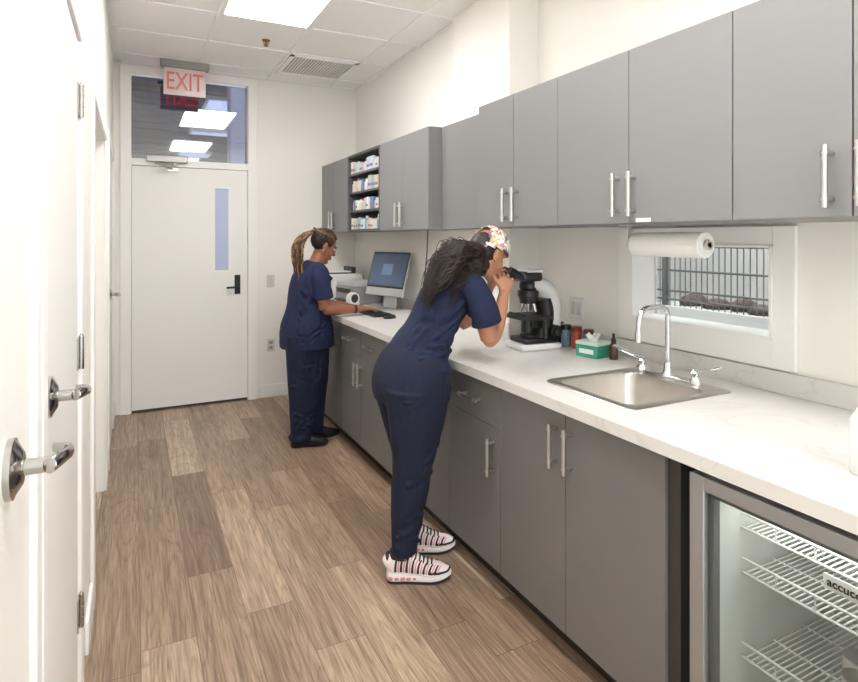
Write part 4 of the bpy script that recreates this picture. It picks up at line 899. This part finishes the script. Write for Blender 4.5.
strands('hair_waves', [(1.490, 2.355, 1.40), (1.455, 2.325, 1.378), (1.395, 2.30, 1.366), (1.33, 2.285, 1.335), (1.27, 2.272, 1.275), (1.225, 2.265, 1.20)], 340, hair2, p2, (0.028, 0.030), 0.0019, 0.013, 9, clumps=20, taper=0.3)
bm = bmesh.new()
ell(bm, (-0.006, 0, 0.036), (0.105, 0.092, 0.100), H2, 48)
Hi = H2.inverted()
def capkeep(q):
    if q.x < -0.080: return False
    lo = 0.036 if q.x > 0.045 else 0.036 - (0.045 - q.x) * 0.35
    return q.z > lo
bmesh.ops.delete(bm, geom=[v for v in bm.verts if not capkeep(Hi @ v.co)], context='VERTS')
fc = finish('floral_cap', bm, pattern_mat('floral_cotton', [(236, 230, 222), (222, 190, 110), (238, 234, 226), (128, 114, 160), (234, 224, 212), (206, 150, 154), (238, 236, 230), (220, 190, 116)], 72), p2, OFF[p2.name], angle=180, label='white scrub cap with yellow and purple floral print')
so = fc.modifiers.new('thickness', 'SOLIDIFY'); so.thickness = 0.004; so.offset = 1
bm = bmesh.new(); ell(bm, (-0.004, -0.089, -0.035), (0.003, 0.004, 0.010), H2); finish('earring', bm, M('gold', (210, 160, 80), 0.25, 1.0), p2, OFF[p2.name])

# ---- woman at the computer
Y1 = 4.25
p1 = thing('person', 'person in navy scrubs with braided hair typing at a computer', 'person', (1.14, 4.24, 0))
H1 = head_matrix((1.262, 4.245, 1.440), math.radians(-4), math.radians(28))
bm = bmesh.new()
loft(bm, [(1.15, Y1, .79, .17, .13), (1.145, Y1, .90, .175, .13), (1.150, Y1, 1.0, .145, .112), (1.160, Y1, 1.12, .150, .112), (1.178, Y1, 1.21, .157, .108), (1.192, Y1, 1.275, .148, .082), (1.205, Y1, 1.32, .08, .062)])
loft(bm, [(1.20, Y1, 1.30, .057, .057), (1.222, Y1, 1.35, .052, .052), (1.243, Y1, 1.40, .05, .05)])
add_head(bm, H1)
loft(bm, [(1.12, 4.16, .82, .095, .11), (1.11, 4.16, .5, .062, .07), (1.085, 4.17, .3, .05, .055), (1.06, 4.17, .08, .036, .04)])
loft(bm, [(1.16, 4.34, .82, .095, .11), (1.19, 4.33, .5, .062, .07), (1.19, 4.32, .3, .05, .055), (1.19, 4.31, .08, .036, .04)])
loft(bm, [(1.190, 4.15, 1.27, .055, .055), (1.185, 4.085, 1.245, .054, .058), (1.198, 4.06, 1.11, .048, .052), (1.22, 4.055, .995, .042, .043)])
loft(bm, [(1.215, 4.055, .99, .042, .043), (1.275, 4.055, .988, .045, .043), (1.38, 4.07, .98, .036, .034), (1.49, 4.085, .972, .026, .022)], side=V((0, 1, 0)))
add_hand(bm, (1.49, 4.085, .972), (1, 0.12, 0.0), (0.05, 0, 1), 0.22, 1, 0.95)
loft(bm, [(1.190, 4.35, 1.27, .055, .055), (1.19, 4.415, 1.245, .054, .058), (1.213, 4.435, 1.11, .048, .052), (1.24, 4.42, .995, .042, .043)])
loft(bm, [(1.235, 4.42, .99, .042, .043), (1.30, 4.385, .988, .045, .043), (1.40, 4.32, .98, .036, .034), (1.495, 4.255, .972, .026, .022)], side=V((0, 1, 0)))
add_hand(bm, (1.495, 4.255, .972), (1, -0.2, 0.0), (0.05, 0, 1), 0.22, -1, 0.95)
to_object('body', bm, skin1, p1, 0.0045, 2)
face_parts(p1, H1, M('lip_brown', (128, 66, 58), 0.4))
bm = bmesh.new()
loft(bm, [(1.138, Y1, .705, .222, .196), (1.136, Y1, .82, .220, .194), (1.144, Y1, .93, .196, .170), (1.148, Y1, 1.02, .182, .154), (1.158, Y1, 1.12, .184, .152), (1.174, Y1, 1.21, .186, .138), (1.190, Y1, 1.27, .170, .104), (1.205, Y1, 1.315, .088, .073)], cap=0.05, seg=28)
loft(bm, [(1.186, 4.16, 1.262, .068, .068), (1.184, 4.085, 1.235, .068, .074), (1.193, 4.060, 1.15, .066, .072), (1.203, 4.055, 1.065, .067, .073)], cap=0.05)
loft(bm, [(1.186, 4.34, 1.262, .068, .068), (1.188, 4.415, 1.235, .068, .074), (1.203, 4.437, 1.15, .066, .072), (1.213, 4.44, 1.065, .067, .073)], cap=0.05)
fs = []
for i in range(28):
    z = rf.uniform(.74, 1.2)
    fs.append(((1.15 + rf.uniform(-.15, .15), Y1 - .19 + rf.uniform(-.02, .06), z), (rf.uniform(-.6, .9), 0, rf.uniform(.3, 1.0)), rf.uniform(.07, .15), rf.uniform(.013, .022), rf.uniform(.6, 1.2)))
to_object('scrub_top', bm, scrub1, p1, 0.006, 4, folds(0.015, (9, 2, 3), fs, -0.9), label='short sleeved navy scrub top')
bm = bmesh.new()
loft(bm, [(1.145, Y1, .95, .17, .145), (1.142, Y1, .84, .20, .176), (1.142, Y1, .74, .195, .168)], seg=28, cap=0.1)
loft(bm, [(1.120, 4.16, .80, .116, .165), (1.108, 4.16, .55, .102, .142), (1.090, 4.165, .3, .084, .104), (1.076, 4.17, .12, .070, .080), (1.072, 4.17, .045, .070, .080)], cap=0.02)
loft(bm, [(1.160, 4.34, .80, .116, .165), (1.190, 4.33, .55, .102, .138), (1.198, 4.32, .3, .084, .102), (1.200, 4.31, .12, .070, .080), (1.200, 4.31, .045, .070, .080)], cap=0.02)
fs = []
for i in range(30):
    z = rf.choice((rf.uniform(.08, .28), rf.uniform(.40, .66)))
    fs.append(((1.11 + rf.uniform(-.12, .12), 4.08 + rf.uniform(-.03, .05), z), (1.0, rf.uniform(-.3, .3), rf.uniform(-1, 1)), rf.uniform(.06, .12), rf.uniform(.013, .022), rf.uniform(.6, 1.2)))
fs += [((1.10, 4.05, .5), (-0.12, 0, 1), .3, .02, .9), ((1.19, 4.07, .45), (0.1, 0, 1), .3, .02, .9)]
to_object('scrub_trousers', bm, scrub1p, p1, 0.006, 4, folds(0.013, (4, 2, 8), fs, -0.9), label='navy scrub trousers tapering to the ankle')
shoe(p1, (1.10, 4.165, 0.0), math.radians(-12), 'b')
shoe(p1, (1.235, 4.30, 0.0), math.radians(0), 'b')
hairb = M('black_hair', (26, 19, 17), 0.6, var=0.3, scale=60, bump=0.4, bscale=200)
braid_m = pattern_mat('blond_brown_braids', [(58, 40, 30), (184, 142, 98), (44, 31, 25), (120, 84, 56), (164, 122, 80), (74, 50, 36), (50, 36, 28), (144, 104, 68)], 75, 0.6, island=True)
scalp_m = pattern_mat('brown_scalp_braids', [(46, 32, 26), (112, 80, 54), (38, 27, 22), (70, 48, 36), (44, 30, 24), (134, 98, 66)], 70, 0.6, island=True)
bm = bmesh.new(); ell(bm, (-0.022, 0, 0.034), (0.096, 0.081, 0.088), H1); to_object('hair', bm, hairb, p1, 0.005, 1, lambda co: 0.003 * noise.noise(co * 40), label='dark hair pulled back')
bm = bmesh.new(); bm2 = bmesh.new(); rnd = random.Random(5)
def braid(bm, ctrl, r, sub=9):
    pts = cat([tuple(q) for q in ctrl], sub)
    for s in (0, 1):
        rings = []
        for k, q in enumerate(pts):
            ph = k * 1.15 + s * math.pi
            rr_ = r * (1 if k < len(pts) - 4 else 0.7)
            rings.append((V(q) + V((math.cos(ph), math.sin(ph * 0.5) * 0.7, math.sin(ph))) * r * 0.45, rr_ * 0.8, rr_ * 0.8))
        rings_mesh(bm, rings, V((0, 1, 0)), 6, 0.5)
for i in range(26):
    a = (i / 25 - 0.5) * 2
    st = H1 @ V((0.060 - 0.035 * a * a, a * 0.078, 0.092 - 0.065 * a * a)); m0 = H1 @ V((0.01, a * 0.089, 0.123 - 0.08 * a * a)); m1 = H1 @ V((-0.06, a * 0.084, 0.116 - 0.07 * a * a)); tie = H1 @ V((-0.120, a * 0.022, 0.065 + rnd.uniform(-.012, .012)))
    braid(bm, (st, m0, m1, tie), 0.0064)
for i in range(46):
    # gathered high, arching up and back, then spreading loosely down the back
    a = rnd.uniform(-1, 1); b_ = rnd.uniform(-1, 1)
    tie = H1 @ V((-0.116, a * 0.020, 0.066 + b_ * .012))
    out = rnd.uniform(0.0, 0.055); zl = rnd.uniform(1.17, 1.30)
    braid(bm2, (tie, V((1.125 - out * .6, 4.235 + a * 0.045, 1.510 + b_ * .015)), V((1.092 - out, 4.228 + a * 0.065, 1.435 + b_ * .02)), V((1.085 - out * .9, 4.225 + a * 0.075, 1.34)), V((1.078 - out * .6, 4.22 + a * 0.075, zl))), 0.0068)
finish('braided_scalp', bm, scalp_m, p1, OFF[p1.name], angle=180, label='dark brown braids drawn back over the head')
finish('braids', bm2, braid_m, p1, OFF[p1.name], angle=180, label='blond and brown braids gathered up and falling behind')
bm = bmesh.new(); rings_mesh(bm, [(H1 @ V((-0.110, 0, 0.066)), .028, .028), (H1 @ V((-0.126, 0, 0.064)), .028, .028)], V((0, 1, 0)), 16); finish('hair_tie', bm, hairb, p1, OFF[p1.name])
bm = bmesh.new()
c0 = V((1.445, 4.079, .975)); dd = V((1, 0.14, -0.06)).normalized()
rings_mesh(bm, [(c0 - dd * 0.010, .034, .031), (c0 + dd * 0.010, .034, .031)], V((0, 1, 0)), 20); finish('wrist_watch', bm, black_m, p1, OFF[p1.name], label='black wrist watch')
bm = bmesh.new(); ell(bm, (-0.004, -0.09, -0.04), (0.004, 0.004, 0.012), H1); finish('earring', bm, M('gold', (210, 160, 80), 0.25, 1.0), p1, OFF[p1.name])

# ------------------------------------------------------------------ world, camera
w = bpy.data.worlds.new('world'); scene.world = w; w.use_nodes = True
w.node_tree.nodes['Background'].inputs[0].default_value = (1.0, 0.985, 0.965, 1); w.node_tree.nodes['Background'].inputs[1].default_value = 4.4
cam = bpy.data.cameras.new('camera'); cam.sensor_width = 36; cam.lens = 583 / 858 * 36; cam.shift_y = -103 / 858; cam.clip_start = 0.02
co = bpy.data.objects.new('camera', cam); COL.objects.link(co)
co.location = (0, 0, 1.5); co.rotation_euler = (math.radians(90), 0, math.radians(-26.8))
scene.camera = co
scene.view_settings.view_transform = 'Standard'
